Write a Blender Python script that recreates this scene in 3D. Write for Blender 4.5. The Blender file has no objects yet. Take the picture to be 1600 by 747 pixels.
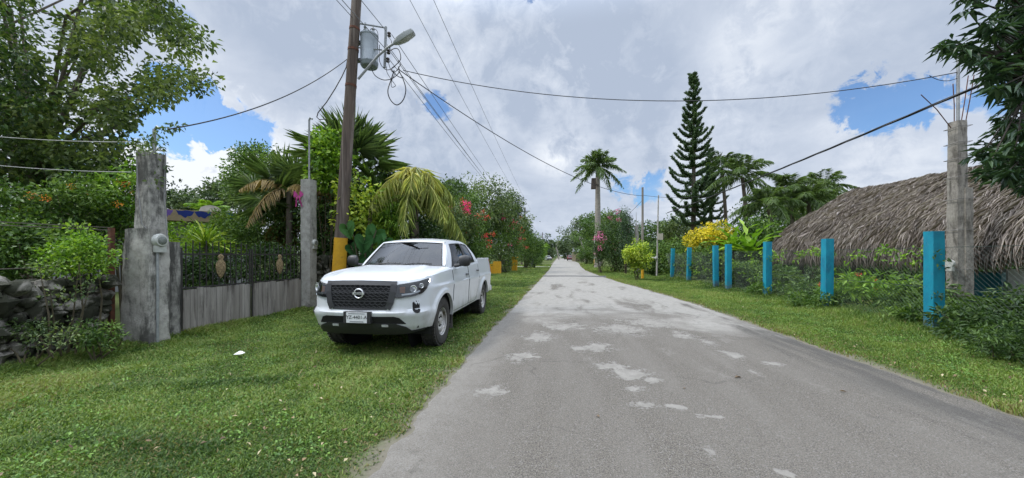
import bpy, math, random
import numpy as np
from mathutils import Vector, Matrix, noise as mnoise
from mathutils.geometry import tessellate_polygon

SC = bpy.context.scene
COL = SC.collection
rng = np.random.default_rng(7)
random.seed(7)
R = math.radians

# ------------------------------------------------------------------ camera
YAW = R(7.43)
CAMZ = 1.45
FPX = 560.0
FWD = Vector((-math.sin(YAW), math.cos(YAW), 0))
RGT = Vector((math.cos(YAW), math.sin(YAW), 0))
cd = bpy.data.cameras.new("camera")
cam = bpy.data.objects.new("camera", cd)
COL.objects.link(cam)
cam.location = (0, 0, CAMZ)
cam.rotation_euler = (R(90), 0, YAW)
cd.sensor_width = 36
cd.lens = 36 * FPX / 1600
cd.shift_y = 26.5 / 1600
cd.clip_start = 0.05
cd.clip_end = 3000
SC.camera = cam
SC.render.resolution_x, SC.render.resolution_y = 1024, 478


def at(px, py, d):
    """world point seen at a photo pixel, at depth d along the view axis"""
    p = FWD * d + RGT * ((px - 800) / FPX * d)
    return Vector((p.x, p.y, CAMZ + (400 - py) / FPX * d))


# ------------------------------------------------------------------ colour management
vs = SC.view_settings
SC.display_settings.display_device = 'sRGB'
vs.view_transform = 'Standard'
vs.look = 'None'
vs.exposure = 0.80
vs.gamma = 1
vs.use_curve_mapping = False
cy = SC.cycles
cy.max_bounces = 6
cy.diffuse_bounces = 3
cy.glossy_bounces = 3
cy.transmission_bounces = 4
cy.transparent_max_bounces = 12
cy.caustics_reflective = False
cy.caustics_refractive = False
cy.use_denoising = True


# ------------------------------------------------------------------ node helpers
def nd(nt, t, ins=None, **props):
    n = nt.nodes.new(t)
    for k, v in props.items():
        setattr(n, k, v)
    for k, v in (ins or {}).items():
        s = n.inputs[k]
        if isinstance(v, bpy.types.NodeSocket):
            nt.links.new(v, s)
        else:
            if hasattr(s, 'default_value') and s.type == 'RGBA' and len(v) == 3:
                v = (*v, 1)
            s.default_value = v
    return n


def mth(nt, op, a, b=0.0, c=0.0, clamp=False):
    return nd(nt, 'ShaderNodeMath', {0: a, 1: b, 2: c}, operation=op, use_clamp=clamp).outputs[0]


def mixc(nt, f, a, b, blend='MIX'):
    n = nt.nodes.new('ShaderNodeMix')
    n.data_type = 'RGBA'
    n.blend_type = blend
    for i, v in ((0, f), (6, a), (7, b)):
        s = n.inputs[i]
        if isinstance(v, bpy.types.NodeSocket):
            nt.links.new(v, s)
        else:
            s.default_value = (*v, 1) if (i and len(v) == 3) else v
    return n.outputs[2]


def ss(nt, v, lo, hi):
    return nd(nt, 'ShaderNodeMapRange', {0: v, 1: lo, 2: hi, 3: 0.0, 4: 1.0}, interpolation_type='SMOOTHSTEP').outputs[0]


def noise(nt, vec, scale, detail=4, rough=0.55, dist=0.0):
    return nd(nt, 'ShaderNodeTexNoise', {'Vector': vec, 'Scale': scale, 'Detail': detail, 'Roughness': rough, 'Distortion': dist}).outputs[0]


# ------------------------------------------------------------------ world: sky with cloud cover
SUN_EL, SUN_AZ = R(54), R(-98)          # azimuth from +Y towards +X (negative = left of the road)
sundir = Vector((math.sin(SUN_AZ) * math.cos(SUN_EL), math.cos(SUN_AZ) * math.cos(SUN_EL), math.sin(SUN_EL)))
W = bpy.data.worlds.new("World")
SC.world = W
W.use_nodes = True
nt = W.node_tree
nt.nodes.clear()
sky = nd(nt, 'ShaderNodeTexSky', sky_type='NISHITA', sun_disc=False, sun_elevation=SUN_EL, sun_rotation=SUN_AZ,
         air_density=1.0, dust_density=0.6, ozone_density=1.4)
tc = nd(nt, 'ShaderNodeTexCoord')
dirv = nd(nt, 'ShaderNodeVectorMath', {0: tc.outputs['Generated']}, operation='NORMALIZE').outputs[0]
sx = nd(nt, 'ShaderNodeSeparateXYZ', {0: dirv})
dz = mth(nt, 'MAXIMUM', sx.outputs[2], 0.0)
den = mth(nt, 'ADD', dz, 0.22)
pl = nd(nt, 'ShaderNodeCombineXYZ', {0: mth(nt, 'DIVIDE', sx.outputs[0], den), 1: mth(nt, 'DIVIDE', sx.outputs[1], den), 2: 3.7}).outputs[0]
warp = nd(nt, 'ShaderNodeTexNoise', {'Vector': pl, 'Scale': 1.7, 'Detail': 3.0})
wv = nd(nt, 'ShaderNodeVectorMath', {0: warp.outputs[1], 1: (0.5, 0.5, 0.5)}, operation='SUBTRACT').outputs[0]
wv = nd(nt, 'ShaderNodeVectorMath', {0: wv, 3: 0.35}, operation='SCALE').outputs[0]
pw = nd(nt, 'ShaderNodeVectorMath', {0: pl, 1: wv}, operation='ADD').outputs[0]
n_big = noise(nt, pw, 0.95, 7, 0.55, 0.25)
n_det = noise(nt, pw, 2.6, 9, 0.6, 0.4)
n_edge = noise(nt, dirv, 7.0, 6, 0.62, 0.3)
edgew = mth(nt, 'MULTIPLY', mth(nt, 'ADD', mth(nt, 'SUBTRACT', n_edge, 0.5), mth(nt, 'MULTIPLY', mth(nt, 'SUBTRACT', noise(nt, dirv, 19.0, 6, 0.65, 0.5), 0.5), 0.9)), 2.2)


def blob(px, py, rx, amt):
    """a patch of sky around a world direction; rx = angular radius in radians"""
    v = (at(px, py, 1.0) - Vector((0, 0, CAMZ))).normalized()
    d = nd(nt, 'ShaderNodeVectorMath', {0: dirv, 1: tuple(v)}, operation='DISTANCE').outputs['Value']
    q = mth(nt, 'DIVIDE', d, rx)
    q = mth(nt, 'ADD', q, edgew)
    return mth(nt, 'MULTIPLY', mth(nt, 'SUBTRACT', 1.0, ss(nt, q, 0.15, 1.25)), amt)


def addall(lst):
    a = lst[0]
    for b in lst[1:]:
        a = mth(nt, 'ADD', a, b)
    return a


holes = addall([blob(388, 203, .062, 1), blob(340, 196, .05, .95), blob(285, 178, .085, 1), blob(245, 200, .075, .9), blob(682, 165, .045, 1), blob(1400, 160, .075, 1),
                blob(1330, 168, .05, .8), blob(1450, 155, .05, .8), blob(975, 286, .055, .95), blob(1020, 292, .05, .7), blob(835, -8, .04, .9),
                blob(290, 30, .08, .55), blob(1560, 150, .05, .7), blob(1490, 235, .035, .5), blob(120, 230, .06, .8)])
dark = addall([blob(1000, 95, .30, .8), blob(700, 215, .16, .6), blob(620, 250, .16, .5), blob(430, 90, .22, .75), blob(860, 55, .2, .5), blob(1330, 95, .22, .5), blob(800, 120, .25, .5),
               blob(1020, 165, .13, .6), blob(1250, 215, .16, .4), blob(560, 60, .2, .45), blob(900, 345, .2, .35), blob(1440, 60, .2, .4)])
lite = addall([blob(300, 245, .13, 1.2), blob(390, 245, .11, 1.1), blob(225, 255, .1, .9), blob(880, 250, .13, .65), blob(760, 190, .08, .5), blob(1130, 140, .12, .35), blob(1380, 215, .14, .55),
               blob(1230, 130, .10, .3), blob(1060, 235, .1, .3), blob(1150, 50, .12, .4), blob(770, 290, .09, .5), blob(350, 130, .1, .4)])
cov = mth(nt, 'SUBTRACT', 1.0, ss(nt, mth(nt, 'ADD', holes, mth(nt, 'MULTIPLY', mth(nt, 'SUBTRACT', n_det, 0.5), 1.3)), 0.30, 0.78))
br = mth(nt, 'ADD', mth(nt, 'MULTIPLY', n_big, 1.0), mth(nt, 'MULTIPLY', n_det, 0.75))
br = mth(nt, 'SUBTRACT', br, 0.36)
br = mth(nt, 'ADD', br, mth(nt, 'MULTIPLY', lite, 0.46))
br = mth(nt, 'SUBTRACT', br, mth(nt, 'MULTIPLY', dark, 0.36))
ramp = nd(nt, 'ShaderNodeValToRGB', {0: br})
cr = ramp.color_ramp
cr.elements[0].position = 0.12
cr.elements[0].color = (2.65, 3.10, 3.9, 1)
cr.elements[1].position = 0.92
cr.elements[1].color = (5.5, 5.75, 6.1, 1)
e = cr.elements.new(0.5)
e.color = (3.6, 4.0, 4.7, 1)
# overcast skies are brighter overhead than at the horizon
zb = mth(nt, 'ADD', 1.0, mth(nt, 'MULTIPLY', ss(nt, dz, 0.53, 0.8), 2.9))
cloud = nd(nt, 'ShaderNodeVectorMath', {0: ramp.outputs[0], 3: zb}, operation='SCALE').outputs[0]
skyc = mixc(nt, 1.0, sky.outputs[0], (0.50, 0.72, 0.93), 'MULTIPLY')
skyc = nd(nt, 'ShaderNodeVectorMath', {0: skyc, 3: 1.0}, operation='SCALE').outputs[0]
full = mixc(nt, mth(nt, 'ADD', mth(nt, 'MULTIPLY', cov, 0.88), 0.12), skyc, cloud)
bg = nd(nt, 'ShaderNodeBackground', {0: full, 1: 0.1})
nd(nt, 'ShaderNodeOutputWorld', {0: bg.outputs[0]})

sl = bpy.data.lights.new("sun", 'SUN')
sl.energy = 1.5
sl.angle = R(11)
sl.color = (1.0, 0.955, 0.89)
so = bpy.data.objects.new("sun", sl)
COL.objects.link(so)
so.rotation_euler = (-sundir).to_track_quat('-Z', 'Y').to_euler()
so.location = (0, 0, 30)


# ------------------------------------------------------------------ materials
def newmat(name):
    m = bpy.data.materials.new(name)
    m.use_nodes = True
    t = m.node_tree
    t.nodes.clear()
    return m, t


def out(t, sh):
    nd(t, 'ShaderNodeOutputMaterial', {0: sh})


def pmat(name, c1, c2=None, scale=6.0, rough=0.7, bump=0.0, bscale=40.0, metal=0.0, detail=6, spec=0.5, stretch=(1, 1, 1), coat=0.0,
         c3=None, s3=1.5, t3=(0.5, 0.65), bdist=0.01):
    """noise mottled principled material; c3 adds large stains"""
    m, t = newmat(name)
    co = nd(t, 'ShaderNodeTexCoord').outputs['Object']
    mp = nd(t, 'ShaderNodeMapping', {0: co, 3: stretch}).outputs[0]
    if c2 is None:
        c2 = tuple(min(1, x * 0.8) for x in c1)
    f = ss(t, noise(t, mp, scale, detail, 0.65), 0.32, 0.68)
    c = mixc(t, f, c1, c2)
    if c3 is not None:
        g = ss(t, noise(t, mp, s3, 7, 0.65, 0.4), t3[0], t3[1])
        c = mixc(t, g, c, c3)
    p = nd(t, 'ShaderNodeBsdfPrincipled', {'Base Color': c, 'Roughness': rough, 'Metallic': metal, 'Specular IOR Level': spec, 'Coat Weight': coat})
    if bump:
        b = nd(t, 'ShaderNodeBump', {'Strength': bump, 'Distance': bdist, 'Height': noise(t, mp, bscale, 6, 0.7)})
        t.links.new(b.outputs[0], p.inputs['Normal'])
    out(t, p.outputs[0])
    return m


BOOST = 1.62


def leafmat(name, dark, mid, light, trans=0.28, rough=0.5, yellow=None, spec=0.35):
    """leaf material: colour from a per-leaf random attribute"""
    m, t = newmat(name)
    a = nd(t, 'ShaderNodeAttribute', attribute_name='rnd')
    rp = nd(t, 'ShaderNodeValToRGB', {0: a.outputs['Fac']})
    c = rp.color_ramp
    c.elements[0].position = 0.05
    dark, mid, light = (tuple(min(.8, x * BOOST) for x in k_) for k_ in (dark, mid, light))
    c.elements[0].color = (*dark, 1)
    c.elements[1].position = 0.9 if yellow else 1.0
    c.elements[1].color = (*light, 1)
    e = c.elements.new(0.5)
    e.color = (*mid, 1)
    if yellow:
        e = c.elements.new(0.96)
        e.color = (*yellow, 1)
    col = rp.outputs[0]
    p = nd(t, 'ShaderNodeBsdfPrincipled', {'Base Color': col, 'Roughness': rough, 'Specular IOR Level': spec})
    tcol = mixc(t, 1.0, col, (1.25, 1.3, 0.6), 'MULTIPLY')
    tr = nd(t, 'ShaderNodeBsdfTranslucent', {'Color': tcol})
    mx = nd(t, 'ShaderNodeMixShader', {0: trans, 1: p.outputs[0], 2: tr.outputs[0]})
    out(t, mx.outputs[0])
    return m


# ------------------------------------------------------------------ object helpers
def tag(o, label=None, cat=None, group=None, kind=None):
    if label: o['label'] = label
    if cat: o['category'] = cat
    if group: o['group'] = group
    if kind: o['kind'] = kind
    return o


def thing(name, label, cat, loc=(0, 0, 0), rz=0.0, group=None):
    o = bpy.data.objects.new(name, None)
    COL.objects.link(o)
    o.empty_display_size = 0.2
    o.location = loc
    o.rotation_euler = (0, 0, rz)
    return tag(o, label, cat, group)


def link(name, me, mat, parent=None, loc=None):
    o = bpy.data.objects.new(name, me)
    COL.objects.link(o)
    if mat is not None:
        me.materials.append(mat)
    if parent is not None:
        o.parent = parent
    if loc is not None:
        o.location = loc
    return o


def copy_tree(o, parent=None):
    c = o.copy()
    COL.objects.link(c)
    if parent is not None:
        c.parent = parent
        c.matrix_parent_inverse = o.matrix_parent_inverse
    for ch in list(o.children):
        copy_tree(ch, c)
    return c


class MB:
    def __init__(self):
        self.v, self.f = [], []

    def add(self, vs_, fs):
        k = len(self.v)
        self.v += [tuple(p) for p in vs_]
        self.f += [tuple(i + k for i in q) for q in fs]
        return self

    def box(self, x0, x1, y0, y1, z0, z1, taper=0.0, rot=None, org=None):
        a = taper
        vs_ = [(x0, y0, z0), (x1, y0, z0), (x1, y1, z0), (x0, y1, z0),
               (x0 + a, y0 + a, z1), (x1 - a, y0 + a, z1), (x1 - a, y1 - a, z1), (x0 + a, y1 - a, z1)]
        if rot is not None:
            o = Vector(org or (0, 0, 0))
            vs_ = [rot @ (Vector(p) - o) + o for p in vs_]
        return self.add(vs_, [(0, 3, 2, 1), (4, 5, 6, 7), (0, 1, 5, 4), (1, 2, 6, 5), (2, 3, 7, 6), (3, 0, 4, 7)])

    def tube(self, pts, r, n=6, caps=True):
        pts = [Vector(p) for p in pts]
        rs = r if hasattr(r, '__len__') else [r] * len(pts)
        vs_, fs = [], []
        t = (pts[1] - pts[0]).normalized()
        u = t.orthogonal().normalized()
        for i, p in enumerate(pts):
            if i == 0: t = pts[1] - pts[0]
            elif i == len(pts) - 1: t = pts[-1] - pts[-2]
            else: t = pts[i + 1] - pts[i - 1]
            t.normalize()
            u = (u - t * u.dot(t))
            if u.length < 1e-6: u = t.orthogonal()
            u.normalize()
            w = t.cross(u)
            for k in range(n):
                a = 2 * math.pi * k / n
                vs_.append(p + (u * math.cos(a) + w * math.sin(a)) * rs[i])
        for i in range(len(pts) - 1):
            for k in range(n):
                a, b = i * n + k, i * n + (k + 1) % n
                fs.append((a, b, b + n, a + n))
        if caps:
            fs.append(tuple(range(n - 1, -1, -1)))
            fs.append(tuple(range((len(pts) - 1) * n, len(pts) * n)))
        return self.add(vs_, fs)

    def lathe(self, prof, axis='z', n=24, c=(0, 0, 0), closed=False):
        """prof: (r, h) pairs"""
        vs_, fs = [], []
        for r, h in prof:
            for k in range(n):
                a = 2 * math.pi * k / n
                p = (r * math.cos(a), r * math.sin(a), h)
                if axis == 'x': p = (h, r * math.cos(a), r * math.sin(a))
                if axis == 'y': p = (r * math.sin(a), h, r * math.cos(a))
                vs_.append((p[0] + c[0], p[1] + c[1], p[2] + c[2]))
        m = len(prof)
        for i in range(m - 1 if not closed else m):
            j = (i + 1) % m
            for k in range(n):
                a, b = i * n + k, i * n + (k + 1) % n
                a2, b2 = j * n + k, j * n + (k + 1) % n
                fs.append((a, b, b2, a2))
        return self.add(vs_, fs)

    def grid(self, rows, flip=False):
        """rows: list of equal length point lists"""
        n = len(rows[0])
        vs_ = [p for r in rows for p in r]
        fs = []
        for i in range(len(rows) - 1):
            for j in range(n - 1):
                q = (i * n + j, i * n + j + 1, (i + 1) * n + j + 1, (i + 1) * n + j)
                fs.append(q[::-1] if flip else q)
        return self.add(vs_, fs)

    def mirror_x(self):
        k = len(self.v)
        self.v += [(-x, y, z) for x, y, z in self.v]
        self.f += [tuple(i + k for i in q[::-1]) for q in self.f]
        return self

    def build(self, name, mat, parent=None, smooth=False, loc=None, off=None, weld=0.0, angle=40):
        me = bpy.data.meshes.new(name)
        v = self.v if off is None else [(x + off[0], y + off[1], z + off[2]) for x, y, z in self.v]
        me.from_pydata(v, [], self.f)
        if weld:
            import bmesh
            bm = bmesh.new()
            bm.from_mesh(me)
            bmesh.ops.remove_doubles(bm, verts=bm.verts, dist=weld)
            bm.to_mesh(me)
            bm.free()
        if smooth:
            me.shade_smooth()
            me.set_sharp_from_angle(angle=R(angle))
        me.update()
        return link(name, me, mat, parent, loc)


def np_mesh(name, V, F, rnd=None, smooth=False):
    """fast mesh from numpy arrays; F is (n, k)"""
    me = bpy.data.meshes.new(name)
    n, k = F.shape
    me.vertices.add(len(V))
    me.vertices.foreach_set('co', np.ascontiguousarray(V, dtype=np.float32).ravel())
    me.loops.add(n * k)
    me.loops.foreach_set('vertex_index', np.ascontiguousarray(F, dtype=np.int32).ravel())
    me.polygons.add(n)
    me.polygons.foreach_set('loop_start', np.arange(0, n * k, k, dtype=np.int32))
    me.polygons.foreach_set('loop_total', np.full(n, k, dtype=np.int32))
    if rnd is not None:
        a = me.attributes.new('rnd', 'FLOAT', 'FACE')
        a.data.foreach_set('value', np.ascontiguousarray(rnd, dtype=np.float32))
    me.update(calc_edges=True)
    if smooth:
        me.shade_smooth()
    return me


def unit(a):
    return a / np.maximum(np.linalg.norm(a, axis=-1, keepdims=True), 1e-9)


def leaf_arrays(P, D, U, L, Wd, rnd, fold=0.25, curl=0.15):
    """folded diamond leaves. P base, D axis, U up hint, L length, Wd width (arrays)"""
    D = unit(D)
    S = unit(np.cross(D, U))
    N = np.cross(S, D)
    L = L[:, None]
    Wd = Wd[:, None]
    mid = P + D * L * 0.45
    tip = P + D * L - N * L * curl
    l_ = mid + S * Wd * 0.5 + N * Wd * fold
    r_ = mid - S * Wd * 0.5 + N * Wd * fold
    n = len(P)
    V = np.stack([P, l_, tip, r_], 1).reshape(-1, 3)
    b = np.arange(n)[:, None] * 4
    F = np.concatenate([np.stack([b + 0, b + 2, b + 1], 2).reshape(n, 3), np.stack([b + 0, b + 3, b + 2], 2).reshape(n, 3)], 0)
    return V, F, np.concatenate([rnd, rnd])


def rand_dirs(n):
    return unit(rng.normal(size=(n, 3)))


def clump_leaves(C, rad, per, L, Wd, droop=0.2, flat=0.8, var=0.35, up=0.6, shade=0.0):
    """leaves round clump centres. C (m,3), rad (m,), per = leaves per clump"""
    C = np.asarray(C, float)
    m = len(C)
    rad = np.broadcast_to(np.asarray(rad, float), (m,))
    idx = np.repeat(np.arange(m), per)
    n = len(idx)
    d = rand_dirs(n)
    r = rng.random(n) ** 0.45
    off = d * (r * rad[idx])[:, None]
    off[:, 2] *= flat
    P = C[idx] + off
    D = d + rand_dirs(n) * 0.8
    D[:, 2] -= droop
    U = rand_dirs(n) * 0.7
    U[:, 2] += up
    cr_ = rng.random(m)
    rnd = np.clip(0.5 + (cr_[idx] - 0.5) * var * 1.6 + rng.normal(size=n) * 0.16, 0, 1)
    LL = L * rng.uniform(0.65, 1.25, n)
    return leaf_arrays(P, D, U, LL, Wd * LL / L, rnd)


def merge(parts):
    V, F, Q = [], [], []
    k = 0
    for v, f, q in parts:
        V.append(v)
        F.append(f + k)
        Q.append(q)
        k += len(v)
    return np.concatenate(V), np.concatenate(F), np.concatenate(Q)


def leaf_obj(name, parts, mat, parent=None):
    V, F, Q = merge(parts) if isinstance(parts, list) else parts
    if parent is not None:
        V = V - np.array(parent.location)
    return link(name, np_mesh(name, V, F, Q), mat, parent)
# ------------------------------------------------------------------ ground, road
def interp(x, tab):
    xs, ys = zip(*tab)
    return float(np.interp(x, xs, ys))


XL = [(-20, -1.3), (2, -1.34), (3.5, -1.39), (6, -1.43), (12, -1.36), (20, -1.24), (37, -1.12), (60, -1.2), (130, -1.2), (400, -1.2)]
XR = [(-20, 4.15), (8, 4.2), (12, 4.15), (16, 3.85), (20, 3.45), (28, 3.0), (37, 2.75), (50, 3.1), (70, 4.0), (90, 4.4), (130, 4.6), (400, 4.6)]


def edge_l(y):
    return interp(y, XL) + 0.05 * mnoise.noise((y * 0.8, 3.1, 0)) + 0.06 * mnoise.noise((y * 3.7, 9.1, 0)) + 0.035 * mnoise.noise((y * 11, 2.1, 0))


def edge_r(y):
    return interp(y, XR) + 0.06 * mnoise.noise((y * 0.7, 13.1, 0)) + 0.07 * mnoise.noise((y * 3.5, 19.1, 0)) + 0.035 * mnoise.noise((y * 11, 5.1, 0))


def npn(X, Y, sc, seed=0.0):
    """cheap smooth value noise on arrays, about -1..1"""
    s = np.zeros_like(X)
    g = np.random.default_rng(int(seed * 10) + 5)
    for k in range(5):
        a = g.uniform(0, 2 * math.pi)
        f = sc * g.uniform(0.6, 1.9)
        s += np.sin((X * math.cos(a) + Y * math.sin(a)) * f + g.uniform(0, 6) + 1.3 * np.sin((X * math.sin(a) - Y * math.cos(a)) * f * 0.7 + g.uniform(0, 6)))
    return s / 2.6


# ground sheet
m, t = newmat('soil')
co = nd(t, 'ShaderNodeTexCoord').outputs['Object']
f1 = ss(t, noise(t, co, 0.9, 8, 0.7), 0.35, 0.65)
f2 = ss(t, noise(t, co, 14, 6, 0.7), 0.4, 0.65)
c = mixc(t, f1, (0.050, 0.082, 0.018), (0.078, 0.105, 0.028))
c = mixc(t, mth(t, 'MULTIPLY', f2, 0.6), c, (0.085, 0.066, 0.042))
sxx = nd(t, 'ShaderNodeSeparateXYZ', {0: co})
ax = mth(t, 'ABSOLUTE', mth(t, 'SUBTRACT', sxx.outputs[0], 1.42))
wob = mth(t, 'MULTIPLY', mth(t, 'SUBTRACT', noise(t, co, 3.0, 6, 0.7), 0.5), 0.6)
dirt = mth(t, 'SUBTRACT', 1.0, ss(t, mth(t, 'ADD', ax, wob), 2.62, 2.95))
c = mixc(t, mth(t, 'MULTIPLY', dirt, 0.85), c, mixc(t, noise(t, co, 30, 5, 0.7), (0.12, 0.105, 0.08), (0.23, 0.21, 0.18)))
p = nd(t, 'ShaderNodeBsdfPrincipled', {'Base Color': c, 'Roughness': 0.95, 'Specular IOR Level': 0.1})
b = nd(t, 'ShaderNodeBump', {'Strength': 0.7, 'Distance': 0.03, 'Height': noise(t, co, 22, 6, 0.7)})
t.links.new(b.outputs[0], p.inputs['Normal'])
out(t, p.outputs[0])
xs = [-1500, -300, -80, -30, -14, -7, -4, -1.2, 1.5, 4.2, 7, 10, 16, 30, 80, 300, 1500]
ys = [-300, -40, -10, 0, 4, 8, 14, 22, 35, 60, 110, 250, 700, 2200]
g = MB().grid([[(x, y, 0) for x in xs] for y in ys])
tag(g.build('ground', m), kind='structure')

# road
m, t = newmat('worn_asphalt')
co = nd(t, 'ShaderNodeTexCoord').outputs['Object']
s3 = nd(t, 'ShaderNodeSeparateXYZ', {0: co})
X_, Y_ = s3.outputs[0], s3.outputs[1]
flat = nd(t, 'ShaderNodeCombineXYZ', {0: X_, 1: Y_, 2: 0.0}).outputs[0]
strk = nd(t, 'ShaderNodeMapping', {0: flat, 3: (1.0, 0.16, 1)}).outputs[0]
spk = noise(t, flat, 95, 4, 0.8)
spk2 = nd(t, 'ShaderNodeTexVoronoi', {'Vector': flat, 'Scale': 120.0}).outputs['Color']
spv = nd(t, 'ShaderNodeSeparateColor', {0: spk2}).outputs[0]
spk3 = noise(t, flat, 210, 2, 0.7)
base = mixc(t, ss(t, mth(t, 'ADD', mth(t, 'MULTIPLY', spk, 0.55), mth(t, 'MULTIPLY', spk3, 0.45)), 0.42, 0.58), (0.056, 0.050, 0.042), (0.215, 0.196, 0.168))
base = mixc(t, mth(t, 'MULTIPLY', mth(t, 'GREATER_THAN', spv, 0.90), 0.5), base, (0.25, 0.245, 0.235))
base = mixc(t, mth(t, 'MULTIPLY', mth(t, 'LESS_THAN', spv, 0.14), 0.45), base, (0.03, 0.03, 0.03))
lanes = ss(t, noise(t, strk, 1.9, 5, 0.6), 0.38, 0.66)
base = mixc(t, mth(t, 'MULTIPLY', lanes, 0.45), base, (0.175, 0.163, 0.145))
# wheel-path darkening and the dark gutter by the right edge
gut = mth(t, 'MULTIPLY', ss(t, X_, 2.9, 3.8), mth(t, 'SUBTRACT', 1.0, ss(t, Y_, 10, 16)))
base = mixc(t, mth(t, 'MULTIPLY', gut, mth(t, 'MULTIPLY', ss(t, noise(t, strk, 4.0, 6, 0.65), 0.35, 0.6), 0.6)), base, (0.05, 0.05, 0.048))
# pale worn-through layer: far part of the street and single blotches near by
nb = mth(t, 'ADD', mth(t, 'MULTIPLY', noise(t, flat, 2.3, 9, 0.72, 0.3), 0.5), mth(t, 'MULTIPLY', noise(t, flat, 10, 8, 0.75, 0.2), 0.5))
nbig = noise(t, flat, 0.42, 6, 0.6, 0.6)
nstr = noise(t, nd(t, 'ShaderNodeMapping', {0: flat, 3: (1, 0.3, 1)}).outputs[0], 1.1, 7, 0.65, 0.4)
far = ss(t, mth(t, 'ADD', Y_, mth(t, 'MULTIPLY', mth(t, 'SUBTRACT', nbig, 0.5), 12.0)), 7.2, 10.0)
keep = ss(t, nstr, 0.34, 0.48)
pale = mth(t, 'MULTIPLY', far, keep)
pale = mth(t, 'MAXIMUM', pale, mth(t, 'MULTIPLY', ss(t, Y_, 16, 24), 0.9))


crumb = mth(t, 'MULTIPLY', mth(t, 'SUBTRACT', noise(t, flat, 32, 6, 0.75), 0.5), 3.4)


def patch(x, y, rx, ry, thr=0.0):
    a = mth(t, 'DIVIDE', mth(t, 'SUBTRACT', X_, x), rx)
    b_ = mth(t, 'DIVIDE', mth(t, 'SUBTRACT', Y_, y), ry)
    q = mth(t, 'SQRT', mth(t, 'ADD', mth(t, 'MULTIPLY', a, a), mth(t, 'MULTIPLY', b_, b_)))
    q = mth(t, 'ADD', q, mth(t, 'MULTIPLY', mth(t, 'SUBTRACT', nb, 0.5), 6.5))
    return mth(t, 'SUBTRACT', 1.0, ss(t, mth(t, 'ADD', q, mth(t, 'MULTIPLY', crumb, 0.75)), 0.60 - thr, 0.80 - thr))


for args in [(.66, 4.75, .26, .22), (.86, 4.45, .30, .26), (1.06, 4.30, .14, .16), (.80, 3.95, .16, .12), (.84, 3.55, .17, .09), (1.08, 3.52, .15, .07), (1.34, 3.36, .14, .06), (.62, 5.7, .3, .3), (.3, 5.6, .2, .2), (2.2, 6.7, .22, .42), (2.42, 6.2, .16, .3), (2.5, 5.5, .16, .26), (2.8, 5.15, .14, .14), (2.35, 4.7, .06, .1),
             (-.55, 5.1, .25, .35), (-.35, 6.3, .3, .5), (1.2, 7.2, .6, .6), (2.0, 7.9, .8, .6), (1.1, 2.75, .06, .12), (1.45, 2.55, .1, .06), (-.7, 3.7, .2, .2), (.1, 7.3, .5, .5), (3.3, 8.5, .5, .8)]:
    pale = mth(t, 'MAXIMUM', pale, mth(t, 'MULTIPLY', patch(*args), 0.78))
frk = mth(t, 'MULTIPLY', ss(t, mth(t, 'ADD', mth(t, 'MULTIPLY', nb, 0.55), mth(t, 'MULTIPLY', noise(t, strk, 3.0, 6, 0.7), 0.45)), 0.53, 0.60), mth(t, 'MULTIPLY', ss(t, Y_, 1.8, 5.0), 0.55))
pale = mth(t, 'MAXIMUM', pale, mth(t, 'MULTIPLY', frk, mth(t, 'ADD', 0.6, mth(t, 'MULTIPLY', crumb, 0.5))))
dust = mth(t, 'SUBTRACT', 1.0, ss(t, mth(t, 'ADD', X_, mth(t, 'MULTIPLY', mth(t, 'SUBTRACT', nb, 0.5), 1.6)), -1.25, -0.55))
pale = mth(t, 'MAXIMUM', pale, mth(t, 'MULTIPLY', dust, mth(t, 'ADD', 0.42, mth(t, 'MULTIPLY', crumb, 0.3))))
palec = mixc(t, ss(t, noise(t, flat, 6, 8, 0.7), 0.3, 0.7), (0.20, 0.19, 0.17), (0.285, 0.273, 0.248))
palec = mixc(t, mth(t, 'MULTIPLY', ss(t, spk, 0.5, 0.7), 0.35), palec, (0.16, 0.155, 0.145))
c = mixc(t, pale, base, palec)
# slab joints and repairs further off
jn = mth(t, 'MULTIPLY', ss(t, noise(t, strk, 0.7, 6, 0.6, 0.8), 0.56, 0.7), ss(t, Y_, 9, 14))
c = mixc(t, mth(t, 'MULTIPLY', jn, 0.45), c, (0.13, 0.127, 0.12))
vo = nd(t, 'ShaderNodeTexVoronoi', {'Vector': nd(t, 'ShaderNodeVectorMath', {0: flat, 1: nd(t, 'ShaderNodeVectorMath', {0: nd(t, 'ShaderNodeTexNoise', {'Vector': flat, 'Scale': 1.4, 'Detail': 7.0}).outputs[1], 3: 1.1}, operation='SCALE').outputs[0]}, operation='ADD').outputs[0], 'Scale': 0.55}, feature='DISTANCE_TO_EDGE').outputs['Distance']
crk = mth(t, 'MULTIPLY', mth(t, 'SUBTRACT', 1.0, ss(t, vo, 0.004, 0.012)), ss(t, noise(t, flat, 0.8, 4, 0.6), 0.46, 0.56))
c = mixc(t, mth(t, 'MULTIPLY', crk, 0.28), c, (0.035, 0.033, 0.03))
rg = mth(t, 'SUBTRACT', 0.93, mth(t, 'MULTIPLY', pale, 0.2))
p = nd(t, 'ShaderNodeBsdfPrincipled', {'Base Color': c, 'Roughness': rg, 'Specular IOR Level': 0.3})
hh = mth(t, 'ADD', mth(t, 'MULTIPLY', spk, 0.7), mth(t, 'MULTIPLY', spv, 0.5))
hh = mth(t, 'MULTIPLY', hh, mth(t, 'SUBTRACT', 1.0, mth(t, 'MULTIPLY', pale, 0.6)))
b = nd(t, 'ShaderNodeBump', {'Strength': 0.8, 'Distance': 0.014, 'Height': hh})
t.links.new(b.outputs[0], p.inputs['Normal'])
out(t, p.outputs[0])
rows = []
y = -12.0
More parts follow.
